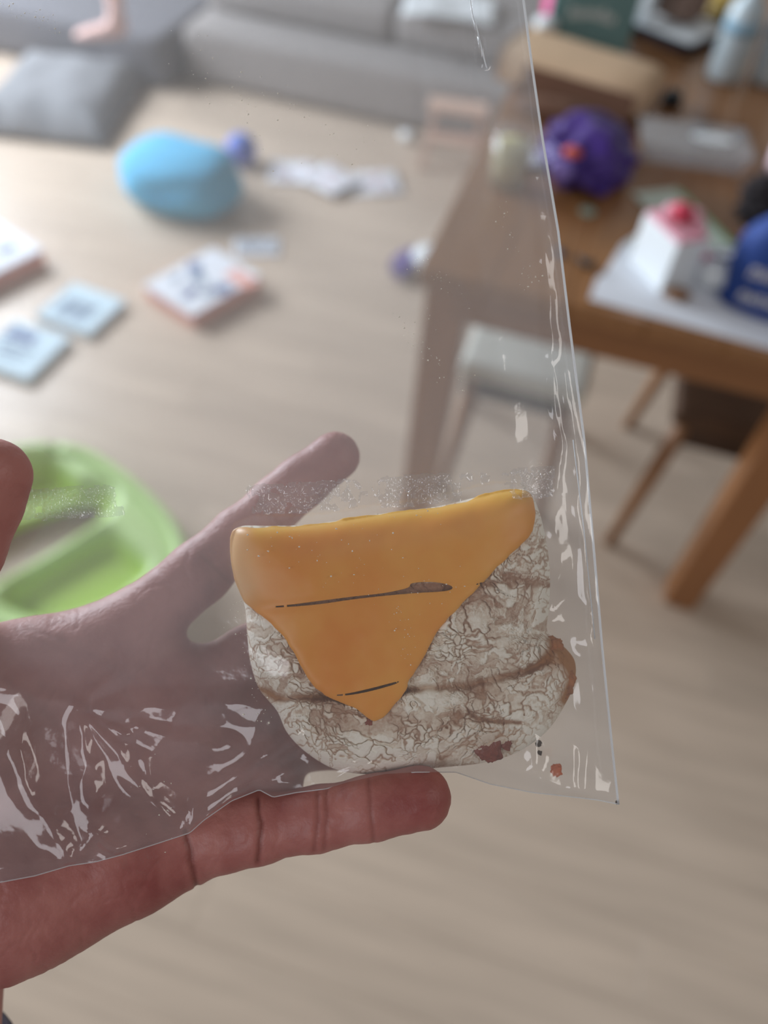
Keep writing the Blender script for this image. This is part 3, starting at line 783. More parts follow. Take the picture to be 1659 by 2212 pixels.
# ------------------------------------------------------------------ sandwich
sw = bpy.data.objects.new('sandwich', None); COL.objects.link(sw); sw.matrix_world = HF
tag(sw, 'floury bread bun with a slit orange cheese slice on top, held in the clear bag', 'sandwich')
OUT = smooth_poly([(502, 1158), (520, 1137), (580, 1136), (660, 1134), (750, 1122), (850, 1106), (940, 1095), (1030, 1074), (1090, 1060), (1140, 1060), (1163, 1100),
                   (1180, 1170), (1188, 1240), (1186, 1310), (1182, 1362), (1205, 1384), (1240, 1424), (1242, 1470), (1226, 1512),
                   (1188, 1572), (1140, 1612), (1090, 1636), (1030, 1650), (950, 1658), (870, 1664), (790, 1672), (720, 1660),
                   (660, 1624), (620, 1582), (598, 1535), (560, 1488), (541, 1430), (534, 1370), (529, 1310), (508, 1250), (498, 1205)], 8)
CX, CY = 850.0, 1390.0
th_o = np.arctan2(OUT[:, 1] - CY, OUT[:, 0] - CX); r_o = np.hypot(OUT[:, 1] - CY, OUT[:, 0] - CX)
k_ = np.argsort(th_o); th_o = th_o[k_]; r_o = r_o[k_]
def Rth(th): return np.interp(th, th_o, r_o, period=2 * math.pi)
DM = 0.213; TF = 0.0098; TB = 0.0085
def bread_w(px, py, lim=1.0):
    rho = np.hypot(px - CX, py - CY) / Rth(np.arctan2(py - CY, px - CX))
    rho = np.clip(rho, 0, lim)
    lump = 0.0012 * fbm(px, py, 140, 5, 3)
    return (D0 - DM) + (TF + lump) * (1 - rho ** 4.5) ** 0.5, rho
NT, NR = 900, 250
th = np.linspace(-math.pi, math.pi, NT, endpoint=False)
tt = np.linspace(0, 1, NR + 1)[1:]; rho = 1 - (1 - tt) ** 1.5
RHO, TH_ = np.meshgrid(rho, th, indexing='ij')
px = CX + RHO * Rth(TH_) * np.cos(TH_); py = CY + RHO * Rth(TH_) * np.sin(TH_)
wz, _ = bread_w(px, py)
# crust detail, in pixels of the bread's own face (8.2 per mm)
wx = px + 46 * fbm(px, py, 75, 21) + 12 * fbm(px, py, 14, 22, 2); wy = py + 46 * fbm(px, py, 75, 31) + 12 * fbm(px, py, 14, 32, 2)
v1, c1 = voro(wx, wy * 1.15, 44, 3); v2, c2 = voro(wx * 0.8 + wy * 0.5, wy - wx * 0.3, 18, 4); v3, c3 = voro(wx, wy, 8, 6)
n1 = fbm(px, py, 70, 51, 3); n2 = fbm(px, py, 60, 52, 3); n3 = fbm(px, py, 45, 53, 3)
k1 = (1 - sstep(0.4, 2.5 + 5 * np.clip(n1 + .4, 0, 1), v1)) * sstep(-0.35, 0.1, n1)
k2 = (1 - sstep(0.2, 1.6 + 5.5 * np.clip(n2 + .25, 0, 1), v2)) * sstep(-0.25, 0.25, n2 + .3 * (c2 - .5))
k3 = (1 - sstep(0.1, 2.2, v3)) * sstep(-0.1, .3, n3)
crack = np.clip(np.maximum(np.maximum(0.85 * k1, 0.75 * k2), 0.4 * k3), 0, 1)
score = [(548, 1478), (600, 1508), (665, 1506), (760, 1509), (840, 1496), (900, 1487), (960, 1484), (1010, 1480), (1090, 1463), (1140, 1448), (1180, 1424), (1205, 1384)]
ds = seg_dist(px + 6 * fbm(px, py, 25, 61, 2), py + 6 * fbm(px, py, 25, 62, 2), score)
gm_ = np.clip(0.7 + 0.9 * fbm(px, py, 55, 67, 2), 0.35, 1); g1 = np.exp(-(ds / 8) ** 2) * gm_; g1b = np.exp(-(ds / 26) ** 2)
fold = [(1060, 1492), (1010, 1520), (968, 1565), (955, 1610), (952, 1650)]
df_ = seg_dist(px + 10 * fbm(px, py, 40, 63, 2), py, fold); g2 = 0.6 * np.exp(-(df_ / 18) ** 2) * np.clip(.6 + fbm(px, py, 30, 68, 2), 0.1, 1)
fold2 = [(1012, 1535), (1030, 1552), (1075, 1558), (1120, 1562)]
d2 = seg_dist(px + 5 * fbm(px, py, 20, 64, 2), py + 6 * fbm(px, py, 30, 65, 2), fold2); g3 = np.exp(-(d2 / 6) ** 2)
fold3 = [(1095, 1250), (1150, 1258), (1190, 1262)]; g4 = np.exp(-(seg_dist(px, py + 6 * fbm(px, py, 20, 66, 2), fold3) / 10) ** 2)
flour = (0.66 + 0.35 * fbm(px, py, 110, 81, 3) + 0.22 * (c1 - .5) + 0.34 * (c2 - .5))
flour = flour - 0.22 * np.exp(-(((px - 1010) / 90) ** 2 + ((py - 1310) / 90) ** 2)) + 0.4 * sstep(1140, 1175, px) * (py < 1370) + 0.15 * sstep(1550, 1640, py)
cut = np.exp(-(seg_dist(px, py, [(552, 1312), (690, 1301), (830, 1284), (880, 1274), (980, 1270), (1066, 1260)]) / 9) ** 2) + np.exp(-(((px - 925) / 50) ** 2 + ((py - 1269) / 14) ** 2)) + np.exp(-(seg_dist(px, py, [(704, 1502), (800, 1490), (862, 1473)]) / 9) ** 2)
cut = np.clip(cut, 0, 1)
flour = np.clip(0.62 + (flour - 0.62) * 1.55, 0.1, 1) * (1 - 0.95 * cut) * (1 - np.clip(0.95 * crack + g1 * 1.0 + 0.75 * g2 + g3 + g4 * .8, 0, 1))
edge = 1 - RHO ** 10
wz = wz - edge * (0.00055 * crack + 0.0007 * cut + 0.0030 * g1 + 0.0010 * g1b + 0.0008 * g2 + 0.0010 * g3 + 0.0008 * g4) + edge * (0.0005 * (c1 - .5) * (1 - k1) + 0.0003 * (c2 - .5) * (1 - k2) + 0.00055 * flour) + 0.00045 * fbm(px, py, 16, 71, 3) * edge
front = hp(px, py, D0 - wz).reshape(-1, 3)
toast = np.clip(1.2 * np.exp(-(seg_dist(px, py, [(1196, 1385), (1238, 1425), (1240, 1465), (1222, 1512)]) / 16) ** 2) + 0.8 * np.exp(-(seg_dist(px, py, [(1180, 1430), (1235, 1430)]) / 20) ** 2) + 0.7 * g1 + 0.45 * g2 + 0.5 * np.exp(-(((px - 1060) / 50) ** 2 + ((py - 1612) / 45) ** 2)), 0, 1)
NB = 26
rb = np.linspace(1, 0, NB + 2)[1:-1] ** 0.6
RB, TB_ = np.meshgrid(rb, th[::3], indexing='ij')
# rear: same ring count as the front outline at its first ring, then plain
RB, TB_ = np.meshgrid(rb, th, indexing='ij')
bx = CX + RB * Rth(TB_) * np.cos(TB_); by = CY + RB * Rth(TB_) * np.sin(TB_)
wb = (D0 - DM) - TB * (1 - RB ** 4) ** 0.5
back = hp(bx, by, D0 - wb).reshape(-1, 3)
apex_f = hp([CX], [CY], [D0 - bread_w(np.array([CX]), np.array([CY]))[0][0]]); apex_b = hp([CX], [CY], [DM + TB])
V_ = np.concatenate([apex_f, front, back, apex_b])
F_ = []
for k in range(NT): F_.append((0, 1 + (k + 1) % NT, 1 + k))
ar = np.arange(NT); nx_ = (ar + 1) % NT
for i in range(NR + NB - 1):
    F_.append(np.stack([1 + i * NT + ar, 1 + i * NT + nx_, 1 + (i + 1) * NT + nx_, 1 + (i + 1) * NT + ar], 1))
last = 1 + (NR + NB - 1) * NT; ap = last + NT
faces = F_[:NT] + [tuple(q) for blk in F_[NT:] for q in blk] + [(last + k, last + (k + 1) % NT, ap) for k in range(NT)]
me = from_np('bread', V_, faces)
nb = len(back)
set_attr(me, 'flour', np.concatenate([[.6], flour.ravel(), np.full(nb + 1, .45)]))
set_attr(me, 'toast', np.concatenate([[.0], toast.ravel(), np.full(nb + 1, .2)]))
MB_ = bpy.data.materials.new('floury_crust'); MB_.use_nodes = True
nt = MB_.node_tree; N = nt.nodes; L = nt.links; P = N['Principled BSDF']; P.inputs['Roughness'].default_value = 0.9
a1 = N.new('ShaderNodeAttribute'); a1.attribute_name = 'flour'; a2 = N.new('ShaderNodeAttribute'); a2.attribute_name = 'toast'
tc = N.new('ShaderNodeTexCoord'); nz = N.new('ShaderNodeTexNoise'); nz.inputs['Scale'].default_value = 1100; nz.inputs['Detail'].default_value = 4; L.new(tc.outputs['Object'], nz.inputs[0])
ad = N.new('ShaderNodeMath'); ad.operation = 'MULTIPLY_ADD'; ad.inputs[1].default_value = 0.5; L.new(nz.outputs[0], ad.inputs[0])
sb = N.new('ShaderNodeMath'); sb.operation = 'SUBTRACT'; sb.inputs[1].default_value = 0.25; L.new(a1.outputs['Fac'], sb.inputs[0]); L.new(sb.outputs[0], ad.inputs[2])
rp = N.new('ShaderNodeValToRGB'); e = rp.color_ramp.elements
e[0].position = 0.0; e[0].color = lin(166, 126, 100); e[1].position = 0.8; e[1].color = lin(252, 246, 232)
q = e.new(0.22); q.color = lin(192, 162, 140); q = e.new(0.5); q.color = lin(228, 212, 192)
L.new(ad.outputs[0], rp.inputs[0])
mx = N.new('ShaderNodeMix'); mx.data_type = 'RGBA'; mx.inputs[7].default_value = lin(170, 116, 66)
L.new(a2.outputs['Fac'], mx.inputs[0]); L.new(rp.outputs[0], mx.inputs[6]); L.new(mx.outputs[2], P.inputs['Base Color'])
bp = N.new('ShaderNodeBump'); bp.inputs['Strength'].default_value = 0.35; bp.inputs['Distance'].default_value = 0.0004; L.new(nz.outputs[0], bp.inputs['Height']); L.new(bp.outputs[0], P.inputs['Normal'])
link('bread', me, MB_, sw)

# cheese slice
CH = smooth_poly([(500, 1158), (512, 1140), (560, 1139), (620, 1137), (700, 1129), (780, 1115), (860, 1105), (940, 1096), (1000, 1086), (1050, 1067), (1095, 1057), (1140, 1062), (1156, 1092),
                  (1158, 1122), (1140, 1160), (1092, 1208), (1040, 1262), (980, 1326), (930, 1386), (908, 1436), (886, 1466), (876, 1492), (852, 1524), (815, 1556), (795, 1550), (762, 1528),
                  (700, 1501), (672, 1476), (640, 1420), (612, 1376), (572, 1334), (530, 1300), (506, 1250), (497, 1200)], 6)
slit1 = smooth_poly([(552, 1313), (620, 1307), (690, 1298), (760, 1289), (830, 1281), (880, 1270), (890, 1260), (930, 1257), (965, 1262), (978, 1270), (960, 1277), (900, 1281), (830, 1287), (760, 1295), (690, 1305), (620, 1311)], 4)
slit2 = smooth_poly([(704, 1503), (750, 1498), (800, 1487), (850, 1474), (862, 1472), (850, 1479), (800, 1493), (750, 1502)], 4)
slit3 = smooth_poly([(1018, 1266), (1036, 1259), (1052, 1257), (1066, 1261), (1052, 1260), (1036, 1262)], 4)
CH = CH + np.stack([4.5 * fbm(CH[:, 0], CH[:, 1], 26, 95, 3), 4.5 * fbm(CH[:, 0], CH[:, 1], 26, 96, 3)], 1)
X, Y, Q, E_, bi = cut_slab(CH, [slit1, slit2, slit3], 2.2)
wt, rr = bread_w(X, Y, 0.992)
wt = wt - 0.0004 * np.exp(-(seg_dist(X, Y, [(552, 1313), (690, 1301), (830, 1284), (1060, 1260)]) / 14) ** 2)
wt = wt + 0.00025 * fbm(X, Y, 70, 91, 3) + 0.0021
de = np.full(X.shape, 1e9); dq, _, _ = near_on(X, Y, CH)
wt = wt - 0.0007 * np.exp(-(dq / 5))
top = hp(X, Y, D0 - wt); bot = hp(X, Y, D0 - wt + 0.0017)
n = len(X)
me = from_np('cheese_slice', np.concatenate([top, bot]), [tuple(q[::-1]) for q in Q] + [tuple(q + n) for q in Q] + [(a, b, b + n, a + n) for a, b in E_])
crn = np.clip(np.exp(-(seg_dist(X, Y, [(505, 1150), (500, 1210), (520, 1270)]) / 38) ** 2), 0, 1)  # paler left corner, partly bag glare painted into the cheese
rim_ = np.exp(-(seg_dist(X, Y, [(560, 1139), (780, 1115), (940, 1096), (1050, 1067), (1130, 1062)]) / 22) ** 2)
set_attr(me, 'pale', np.concatenate([crn, crn])); set_attr(me, 'rim', np.concatenate([rim_, rim_]))
MC = bpy.data.materials.new('orange_cheese'); MC.use_nodes = True
nt = MC.node_tree; N = nt.nodes; L = nt.links; P = N['Principled BSDF']; P.inputs['Roughness'].default_value = 0.42
P.inputs['Subsurface Weight'].default_value = 0.25; P.inputs['Subsurface Radius'].default_value = (1, .5, .15); P.inputs['Subsurface Scale'].default_value = 0.002
tc = N.new('ShaderNodeTexCoord'); nz = N.new('ShaderNodeTexNoise'); nz.inputs['Scale'].default_value = 55; nz.inputs['Detail'].default_value = 3; L.new(tc.outputs['Object'], nz.inputs[0])
rp = N.new('ShaderNodeValToRGB'); rp.color_ramp.elements[0].position = 0.3; rp.color_ramp.elements[1].position = 0.72
rp.color_ramp.elements[0].color = lin(236, 146, 34); rp.color_ramp.elements[1].color = lin(244, 172, 66); L.new(nz.outputs[0], rp.inputs[0])
a1 = N.new('ShaderNodeAttribute'); a1.attribute_name = 'pale'; a2 = N.new('ShaderNodeAttribute'); a2.attribute_name = 'rim'
mx = N.new('ShaderNodeMix'); mx.data_type = 'RGBA'; mx.inputs[7].default_value = lin(244, 194, 140)
L.new(a1.outputs['Fac'], mx.inputs[0]); L.new(rp.outputs[0], mx.inputs[6])
my = N.new('ShaderNodeMix'); my.data_type = 'RGBA'; my.inputs[7].default_value = lin(250, 186, 50)
L.new(a2.outputs['Fac'], my.inputs[0]); L.new(mx.outputs[2], my.inputs[6]); L.new(my.outputs[2], P.inputs['Base Color'])
link('cheese_slice', me, MC, sw)

# filling showing through
M['filling'] = mat('dark_red_filling', (128, 52, 34), 0.4, 0.25, 300, 0.4, 600)
M['browned'] = mat('browned_crust', (160, 96, 46), 0.7, 0.25, 300, 0.4, 600)
def lump(name, pxy, r, d, material, parent, seed, asp=1.0):
    bm = bmesh.new(); bmesh.ops.create_icosphere(bm, subdivisions=4, radius=1)
    c = Vector(hp(pxy[0], pxy[1], d))
    for v in bm.verts:
        k = 1 + 0.55 * mnoise.noise(v.co * 1.8 + Vector((seed, 0, seed))) + 0.2 * mnoise.noise(v.co * 5 + Vector((seed, 3, 1)))
        v.co = c + Vector((v.co.x * r * asp, v.co.y * r, v.co.z * r * 0.28)) * k
    return link(name, bm_mesh(name, bm, True), material, parent)
wv, _ = bread_w(np.array([1058., 1225., 1210., 790.]), np.array([1614., 1480., 1405., 1560.]))
lump('filling', (1055, 1614), 0.0034, D0 - wv[0] + 0.0003, M['filling'], sw, 1.2)
lump('filling', (1092, 1606), 0.0015, D0 - wv[0] + 0.0004, M['filling'], sw, 3.1)
lump('crust_edge', (1226, 1475), 0.0035, D0 - wv[1] + 0.0010, M['browned'], sw, 5.3, 0.5)
lump('crust_edge', (1196, 1396), 0.0022, D0 - wv[2] + 0.0010, M['browned'], sw, 7.7)
lump('filling', (797, 1558), 0.0010, D0 - wv[3] + 0.0001, M['filling'], sw, 2.2)

# ------------------------------------------------------------------ hand (one continuous surface grown from a distance field)
def surface_nets(d, org, h):
    s = d < 0
    nx, ny, nz = d.shape
    cnt = np.zeros((nx - 1, ny - 1, nz - 1), np.uint8)
    offs = [(a, b, c) for a in (0, 1) for b in (0, 1) for c in (0, 1)]
    sl = lambda A, o: A[o[0]:nx - 1 + o[0], o[1]:ny - 1 + o[1], o[2]:nz - 1 + o[2]]
    for o in offs: cnt += sl(s, o)
    act = (cnt > 0) & (cnt < 8)
    I = np.argwhere(act); idx = -np.ones(act.shape, np.int64); idx[act] = np.arange(len(I))
    val = {o: d[I[:, 0] + o[0], I[:, 1] + o[1], I[:, 2] + o[2]] for o in offs}
    acc = np.zeros((len(I), 3)); k = np.zeros(len(I))
    for o in offs:
        for ax in range(3):
            if o[ax] == 0:
                p = list(o); p[ax] = 1; p = tuple(p)
                a, b = val[o], val[p]; c = (a < 0) != (b < 0)
                t = np.where(c, a / np.where(c, a - b, 1), 0)
                for x in range(3):
                    acc[:, x] += np.where(c, o[x] + (t if x == ax else 0), 0)
                k += c
    v = (I + acc / k[:, None]) * h + org
    F_ = []
    for ax in range(3):
        b1, b2 = [(1, 2), (2, 0), (0, 1)][ax]
        lo = [slice(1, None)] * 3; 
        A = [slice(1, n - 1) for n in d.shape]; A[ax] = slice(0, d.shape[ax] - 1); Bs = list(A); Bs[ax] = slice(1, d.shape[ax])
        s0 = s[tuple(A)]; s1 = s[tuple(Bs)]
        for flip, msk in ((False, s0 & ~s1), (True, ~s0 & s1)):
            P_ = np.argwhere(msk)
            if not len(P_): continue
            for x in range(3):
                if x != ax: P_[:, x] += 1
            def cell(da, db):
                q = P_.copy(); q[:, b1] -= da; q[:, b2] -= db
                return idx[q[:, 0], q[:, 1], q[:, 2]]
            qd = np.stack([cell(1, 1), cell(0, 1), cell(0, 0), cell(1, 0)], 1)
            F_.append(qd[:, ::-1] if flip else qd)
    return v, np.concatenate(F_)

def cone(Pg, a, b, ra, rb):
    ba = b - a; L2 = ba.dot(ba) + 1e-12
    pa = [Pg[i] - a[i] for i in range(3)]
    h = np.clip((pa[0] * ba[0] + pa[1] * ba[1] + pa[2] * ba[2]) / L2, 0, 1)
    return np.sqrt((pa[0] - h * ba[0]) ** 2 + (pa[1] - h * ba[1]) ** 2 + (pa[2] - h * ba[2]) ** 2) - (ra + (rb - ra) * h)
def smin(a, b, k):
    h = np.clip(0.5 + 0.5 * (b - a) / k, 0, 1); return b * (1 - h) + a * h - k * h * (1 - h)

HS = 0.00105
org = np.array([-0.140, -0.178, -0.036]); top_ = np.array([0.036, 0.036, 0.034])
gx, gy, gz_ = [np.arange(org[i], top_[i], HS, dtype=np.float32) for i in range(3)]
Pg = (gx[:, None, None], gy[None, :, None], gz_[None, None, :])
def J(px, py, d): return hp(px, py, d).astype(np.float32)
def chain(pts, k=0.003):
    r = None
    for (a, b) in zip(pts[:-1], pts[1:]):
        c = cone(Pg, J(*a[:3]), J(*b[:3]), a[3] / 1000, b[3] / 1000)
        r = c if r is None else smin(r, c, k)
    return r
index = [(300, 1347, .232, 10.6), (430, 1238, .233, 9.3), (515, 1161, .235, 8.5), (600, 1085, .238, 7.9), (650, 1043, .239, 7.8), (724, 985, .240, 7.6)]
middle = [(410, 1492, .234, 10.2), (540, 1414, .236, 8.8), (700, 1330, .238, 8.7), (800, 1300, .239, 8.1), (900, 1280, .239, 7.6)]
ring = [(430, 1640, .231, 10.5), (560, 1612, .2335, 9.6), (740, 1592, .236, 8.9), (850, 1570, .236, 8.0), (940, 1545, .236, 7.2)]
pinky = [(405, 1806, .217, 12.8), (480, 1802, .214, 9.6), (560, 1790, .212, 8.7), (690, 1768, .2095, 8.2), (800, 1746, .2075, 8.0), (906, 1725, .206, 8.4)]
thumb = [(-175, 1560, .214, 14.0), (-150, 1330, .205, 12.0), (-85, 1180, .200, 10.0), (-45, 1090, .199, 9.6), (-14, 1026, .198, 9.3)]
fing = None
for c in (index, middle, ring, pinky):
    q = chain(c); fing = q if fing is None else np.minimum(fing, q)
palm = None
for a, b in (((300, 1350, .232, 11), (-260, 1640, .225, 17)), ((395, 1475, .233, 11.5), (-280, 1720, .226, 17)), ((425, 1630, .230, 11.5), (-300, 1800, .226, 17)),
             ((400, 1795, .219, 13.5), (-280, 1900, .219, 19)), ((270, 1846, .216, 16.5), (5, 1984, .215, 16.6)), ((60, 1900, .214, 19.5), (-330, 1980, .222, 19)),
             ((250, 1425, .231, 11.0), (60, 1448, .226, 11.8)), ((60, 1448, .226, 11.8), (-150, 1480, .216, 14)), ((-40, 1610, .216, 15), (-260, 1760, .216, 19)),
             ((300, 1620, .232, 14), (0, 1720, .228, 16)), ((430, 1690, .226, 11), (590, 1690, .226, 9)), ((430, 1560, .236, 10), (575, 1520, .239, 8.5)), ((-178, 1960, .222, 23.5), (-235, 2700, .232, 26))):
    c = cone(Pg, J(*a[:3]), J(*b[:3]), a[3] / 1000, b[3] / 1000)
    palm = c if palm is None else smin(palm, c, 0.010)
d = smin(palm, fing, 0.0035)
d = smin(d, chain(thumb, 0.004), 0.009)
del palm, fing
for a_ in range(3):                            # close the cut planes
    for e_ in (0, -1):
        ix = [slice(None)] * 3; ix[a_] = e_; d[tuple(ix)] = np.maximum(d[tuple(ix)], 0.0004)
v, f = surface_nets(d, org, HS)
del d
# keep clear of the frame's cut planes: the forearm runs on into the sleeve
me = from_np('hand', v, f)
bm = bmesh.new(); bm.from_mesh(me)
for _ in range(3): bmesh.ops.smooth_vert(bm, verts=bm.verts, factor=0.5, use_axis_x=True, use_axis_y=True, use_axis_z=True)
bmesh.ops.recalc_face_normals(bm, faces=bm.faces)
bm.to_mesh(me); bm.free()
tmp = bpy.data.objects.new('hand', me); COL.objects.link(tmp)
sm = tmp.modifiers.new('s', 'SUBSURF'); sm.levels = 1; sm.render_levels = 1
me2 = bpy.data.meshes.new_from_object(tmp.evaluated_get(bpy.context.evaluated_depsgraph_get()))
bpy.data.objects.remove(tmp, do_unlink=True); me = me2; me.name = 'hand'
nv = len(me.vertices); co_ = np.zeros(nv * 3); me.vertices.foreach_get('co', co_); co_ = co_.reshape(-1, 3)
no_ = np.zeros(nv * 3); me.vertices.foreach_get('normal', no_); no_ = no_.reshape(-1, 3)
dep = D0 - co_[:, 2]; qx = co_[:, 0] / dep * F + 829.5; qy = 1106 - co_[:, 1] / dep * F
face_ = sstep(-0.1, 0.35, no_[:, 2])
cre = np.zeros(nv)
wob = 4 * fbm(qx, qy, 30, 101, 2)
for pts, wd, am in (([(556, 1710), (562, 1790), (557, 1862)], 6, 1.0), ([(400, 1795), (412, 1860), (428, 1925)], 6.5, 1.0), ([(683, 1690), (688, 1770), (680, 1838)], 5, .5),
                    ([(703, 1690), (706, 1770), (702, 1836)], 5, .45), ([(796, 1680), (800, 1745), (806, 1818)], 5, .5),
                    ([(35, 1362), (110, 1395), (210, 1420), (290, 1470)], 14, .2), ([(60, 1358), (140, 1385)], 8, .3), ([(300, 1440), (380, 1500), (430, 1560)], 14, .15),
                    ([(90, 1480), (260, 1560), (330, 1700), (370, 1800)], 14, .2), ([(-20, 1440), (120, 1560), (180, 1720), (190, 1860)], 14, .2),
                    ([(440, 1200), (500, 1260)], 6, .35), ([(560, 1085), (610, 1140)], 6, .3)):
    cre = np.maximum(cre, am * np.exp(-(seg_dist(qx + wob, qy, pts) / wd) ** 2))
cre *= face_
rl = 1 - np.abs(fbm(qx * .8 + qy * .5, qy * .5 - qx * .35, 60, 115, 3)) * 5
fine = 0.00010 * fbm(qx * 1.0, qy, 16, 111, 3) - 0.00022 * np.clip(rl, 0, 1) ** 2 * face_
disp = -0.00065 * cre + fine + 0.0003 * fbm(qx, qy, 110, 112, 2)
co_ = co_ + no_ * disp[:, None]
me.vertices.foreach_set('co', co_.ravel()); me.update()
me.polygons.foreach_set('use_smooth', [True] * len(me.polygons))
tips = np.exp(-(((qx - 890) / 95) ** 2 + ((qy - 1725) / 80) ** 2)) + 0.7 * np.exp(-(((qx - 735) / 60) ** 2 + ((qy - 990) / 60) ** 2)) - 0.5 * np.exp(-(((qx - 0) / 120) ** 2 + ((qy - 1050) / 150) ** 2))
red = np.clip(0.45 * tips + 0.25 + 0.6 * fbm(qx, qy, 130, 121, 3) + 0.35 * fbm(qx, qy, 34, 125, 3) + 0.3 * np.exp(-(((qx - 420) / 130) ** 2 + ((qy - 1470) / 110) ** 2)) + 0.25 * sstep(1750, 1950, qy), 0, 1)
set_attr(me, 'red', red); set_attr(me, 'crease', cre)
MH = bpy.data.materials.new('skin'); MH.use_nodes = True
nt = MH.node_tree; N = nt.nodes; L = nt.links; P = N['Principled BSDF']; P.inputs['Roughness'].default_value = 0.5
P.inputs['Subsurface Weight'].default_value = 0.2; P.inputs['Subsurface Radius'].default_value = (1, .35, .2); P.inputs['Subsurface Scale'].default_value = 0.004
a1 = N.new('ShaderNodeAttribute'); a1.attribute_name = 'red'; a2 = N.new('ShaderNodeAttribute'); a2.attribute_name = 'crease'
mx = N.new('ShaderNodeMix'); mx.data_type = 'RGBA'; mx.inputs[6].default_value = lin(184, 122, 114); mx.inputs[7].default_value = lin(148, 78, 74)
L.new(a1.outputs['Fac'], mx.inputs[0])
my = N.new('ShaderNodeMix'); my.data_type = 'RGBA'; my.inputs[7].default_value = lin(120, 58, 50)  # redder crease skin, mostly crease shadow painted into the colour
mu = N.new('ShaderNodeMath'); mu.operation = 'MULTIPLY'; mu.inputs[1].default_value = 0.8; L.new(a2.outputs['Fac'], mu.inputs[0]); L.new(mu.outputs[0], my.inputs[0])
L.new(mx.outputs[2], my.inputs[6]); L.new(my.outputs[2], P.inputs['Base Color'])
tc = N.new('ShaderNodeTexCoord'); nz = N.new('ShaderNodeTexNoise'); nz.inputs['Scale'].default_value = 900; nz.inputs['Detail'].default_value = 3; L.new(tc.outputs['Object'], nz.inputs[0])
bp = N.new('ShaderNodeBump'); bp.inputs['Strength'].default_value = 0.45; bp.inputs['Distance'].default_value = 0.0004; L.new(nz.outputs[0], bp.inputs['Height']); L.new(bp.outputs[0], P.inputs['Normal'])
me.materials.clear()
hand = link('hand', me, MH); hand.matrix_world = HF
tag(hand, 'bare left hand, palm up, holding the bagged sandwich on its fingers', 'hand')
# sleeve end on the forearm
a = Vector(J(-232, 2290, .229)); b = Vector(J(-262, 2870, .234))
ax = (b - a).normalized(); s1 = ax.cross(Vector((0, 0, 1))).normalized(); s2 = ax.cross(s1)
V_, F_ = [], []
prof = [(0.0, 0.0285), (-0.0015, 0.0300), (0.0, 0.0320), (0.012, 0.0330), (0.05, 0.035), (0.085, 0.037)]
for t_, r in prof:
    for k in range(40):
        q = 2 * math.pi * k / 40; rr_ = r * (1 + 0.03 * math.sin(5 * q + t_ * 90))
        V_.append(a + ax * t_ + s1 * rr_ * math.cos(q) + s2 * rr_ * math.sin(q))
for i in range(len(prof) - 1):
    for k in range(40): F_.append((i * 40 + k, i * 40 + (k + 1) % 40, (i + 1) * 40 + (k + 1) % 40, (i + 1) * 40 + k))
link('sleeve', from_np('sleeve', V_, F_), M['sleeve'], hand)

# ------------------------------------------------------------------ the clear bag
bag = bpy.data.objects.new('clear_bag', None); COL.objects.link(bag); bag.matrix_world = HF
tag(bag, 'crinkled clear plastic bag with a resealable strip around the sandwich', 'bag')
GX, GY = 230, 330
bot_pts = [(-200, 1930), (-60, 1917), (0, 1906), (75, 1892), (150, 1870), (205, 1862), (265, 1846), (340, 1822), (410, 1799), (440, 1772), (500, 1730), (560, 1706), (590, 1722), (640, 1712), (705, 1704), (750, 1690), (830, 1672), (900, 1668), (985, 1668), (1060, 1694), (1150, 1712), (1240, 1722), (1290, 1728), (1335, 1737)]
def yB(x): return np.interp(x, [p[0] for p in bot_pts], [p[1] for p in bot_pts])
def xR(y): return np.interp(y, [-260, 0, 140, 300, 500, 700, 950, 1200, 1400, 1600, 1740], [1104, 1131, 1149, 1172, 1206, 1230, 1262, 1284, 1301, 1321, 1336])
A_, Bg = np.meshgrid(np.linspace(0, 1, GX), np.linspace(0, 1, GY))
yy = -240 + (1740 + 240) * Bg
for _ in range(6):
    xx = -45 + (xR(yy) + 45) * A_; yy = -240 + (yB(xx) + 240) * Bg
# depth of what lies inside / behind the bag
bvh_h = BVHTree.FromPolygons([tuple(p) for p in co_], [tuple(p.vertices) for p in me.polygons])
eye = Vector((0, 0, D0))
st = 3
def probe(tree, ax_, ay_):
    o = np.full(ax_.shape, 9.0)
    for i in range(ax_.shape[0]):
        for j in range(ax_.shape[1]):
            dr = Vector(((ax_[i, j] - 829.5) / F, (1106 - ay_[i, j]) / F, -1)); dl = dr.length
            h = tree.ray_cast(eye, dr / dl)
            if h[0] is not None: o[i, j] = D0 - h[0].z
    return o
sx_, sy_ = xx[::st, ::st], yy[::st, ::st]
Dh = probe(bvh_h, sx_, sy_)
Dh[(sx_ < 110) & (sy_ < 1335)] = 9.0          # the thumb lies over the bag
def dil(Z_, n, fn):
    for _ in range(n):
        W = np.pad(Z_, 1, mode='edge'); Z_ = fn.reduce([W[1:-1, 1:-1], W[:-2, 1:-1], W[2:, 1:-1], W[1:-1, :-2], W[1:-1, 2:]])
    return Z_
rho_s = np.hypot(sx_ - CX, sy_ - CY) / Rth(np.arctan2(sy_ - CY, sx_ - CX))
ins_s = rho_s < 1.0
wf, _ = bread_w(sx_, sy_); Dsf = np.where(ins_s, D0 - wf - 0.0026, 9.0); Dsb = np.where(ins_s, DM + TB * (1 - np.clip(rho_s, 0, 1) ** 4) ** 0.5 + 0.0008, 0.0)
Dsf = dil(Dsf, 1, np.minimum); lim_f = np.minimum(Dsf, dil(Dh, 1, np.minimum) - 0.0016)
lim_hand = Dh - 0.0007
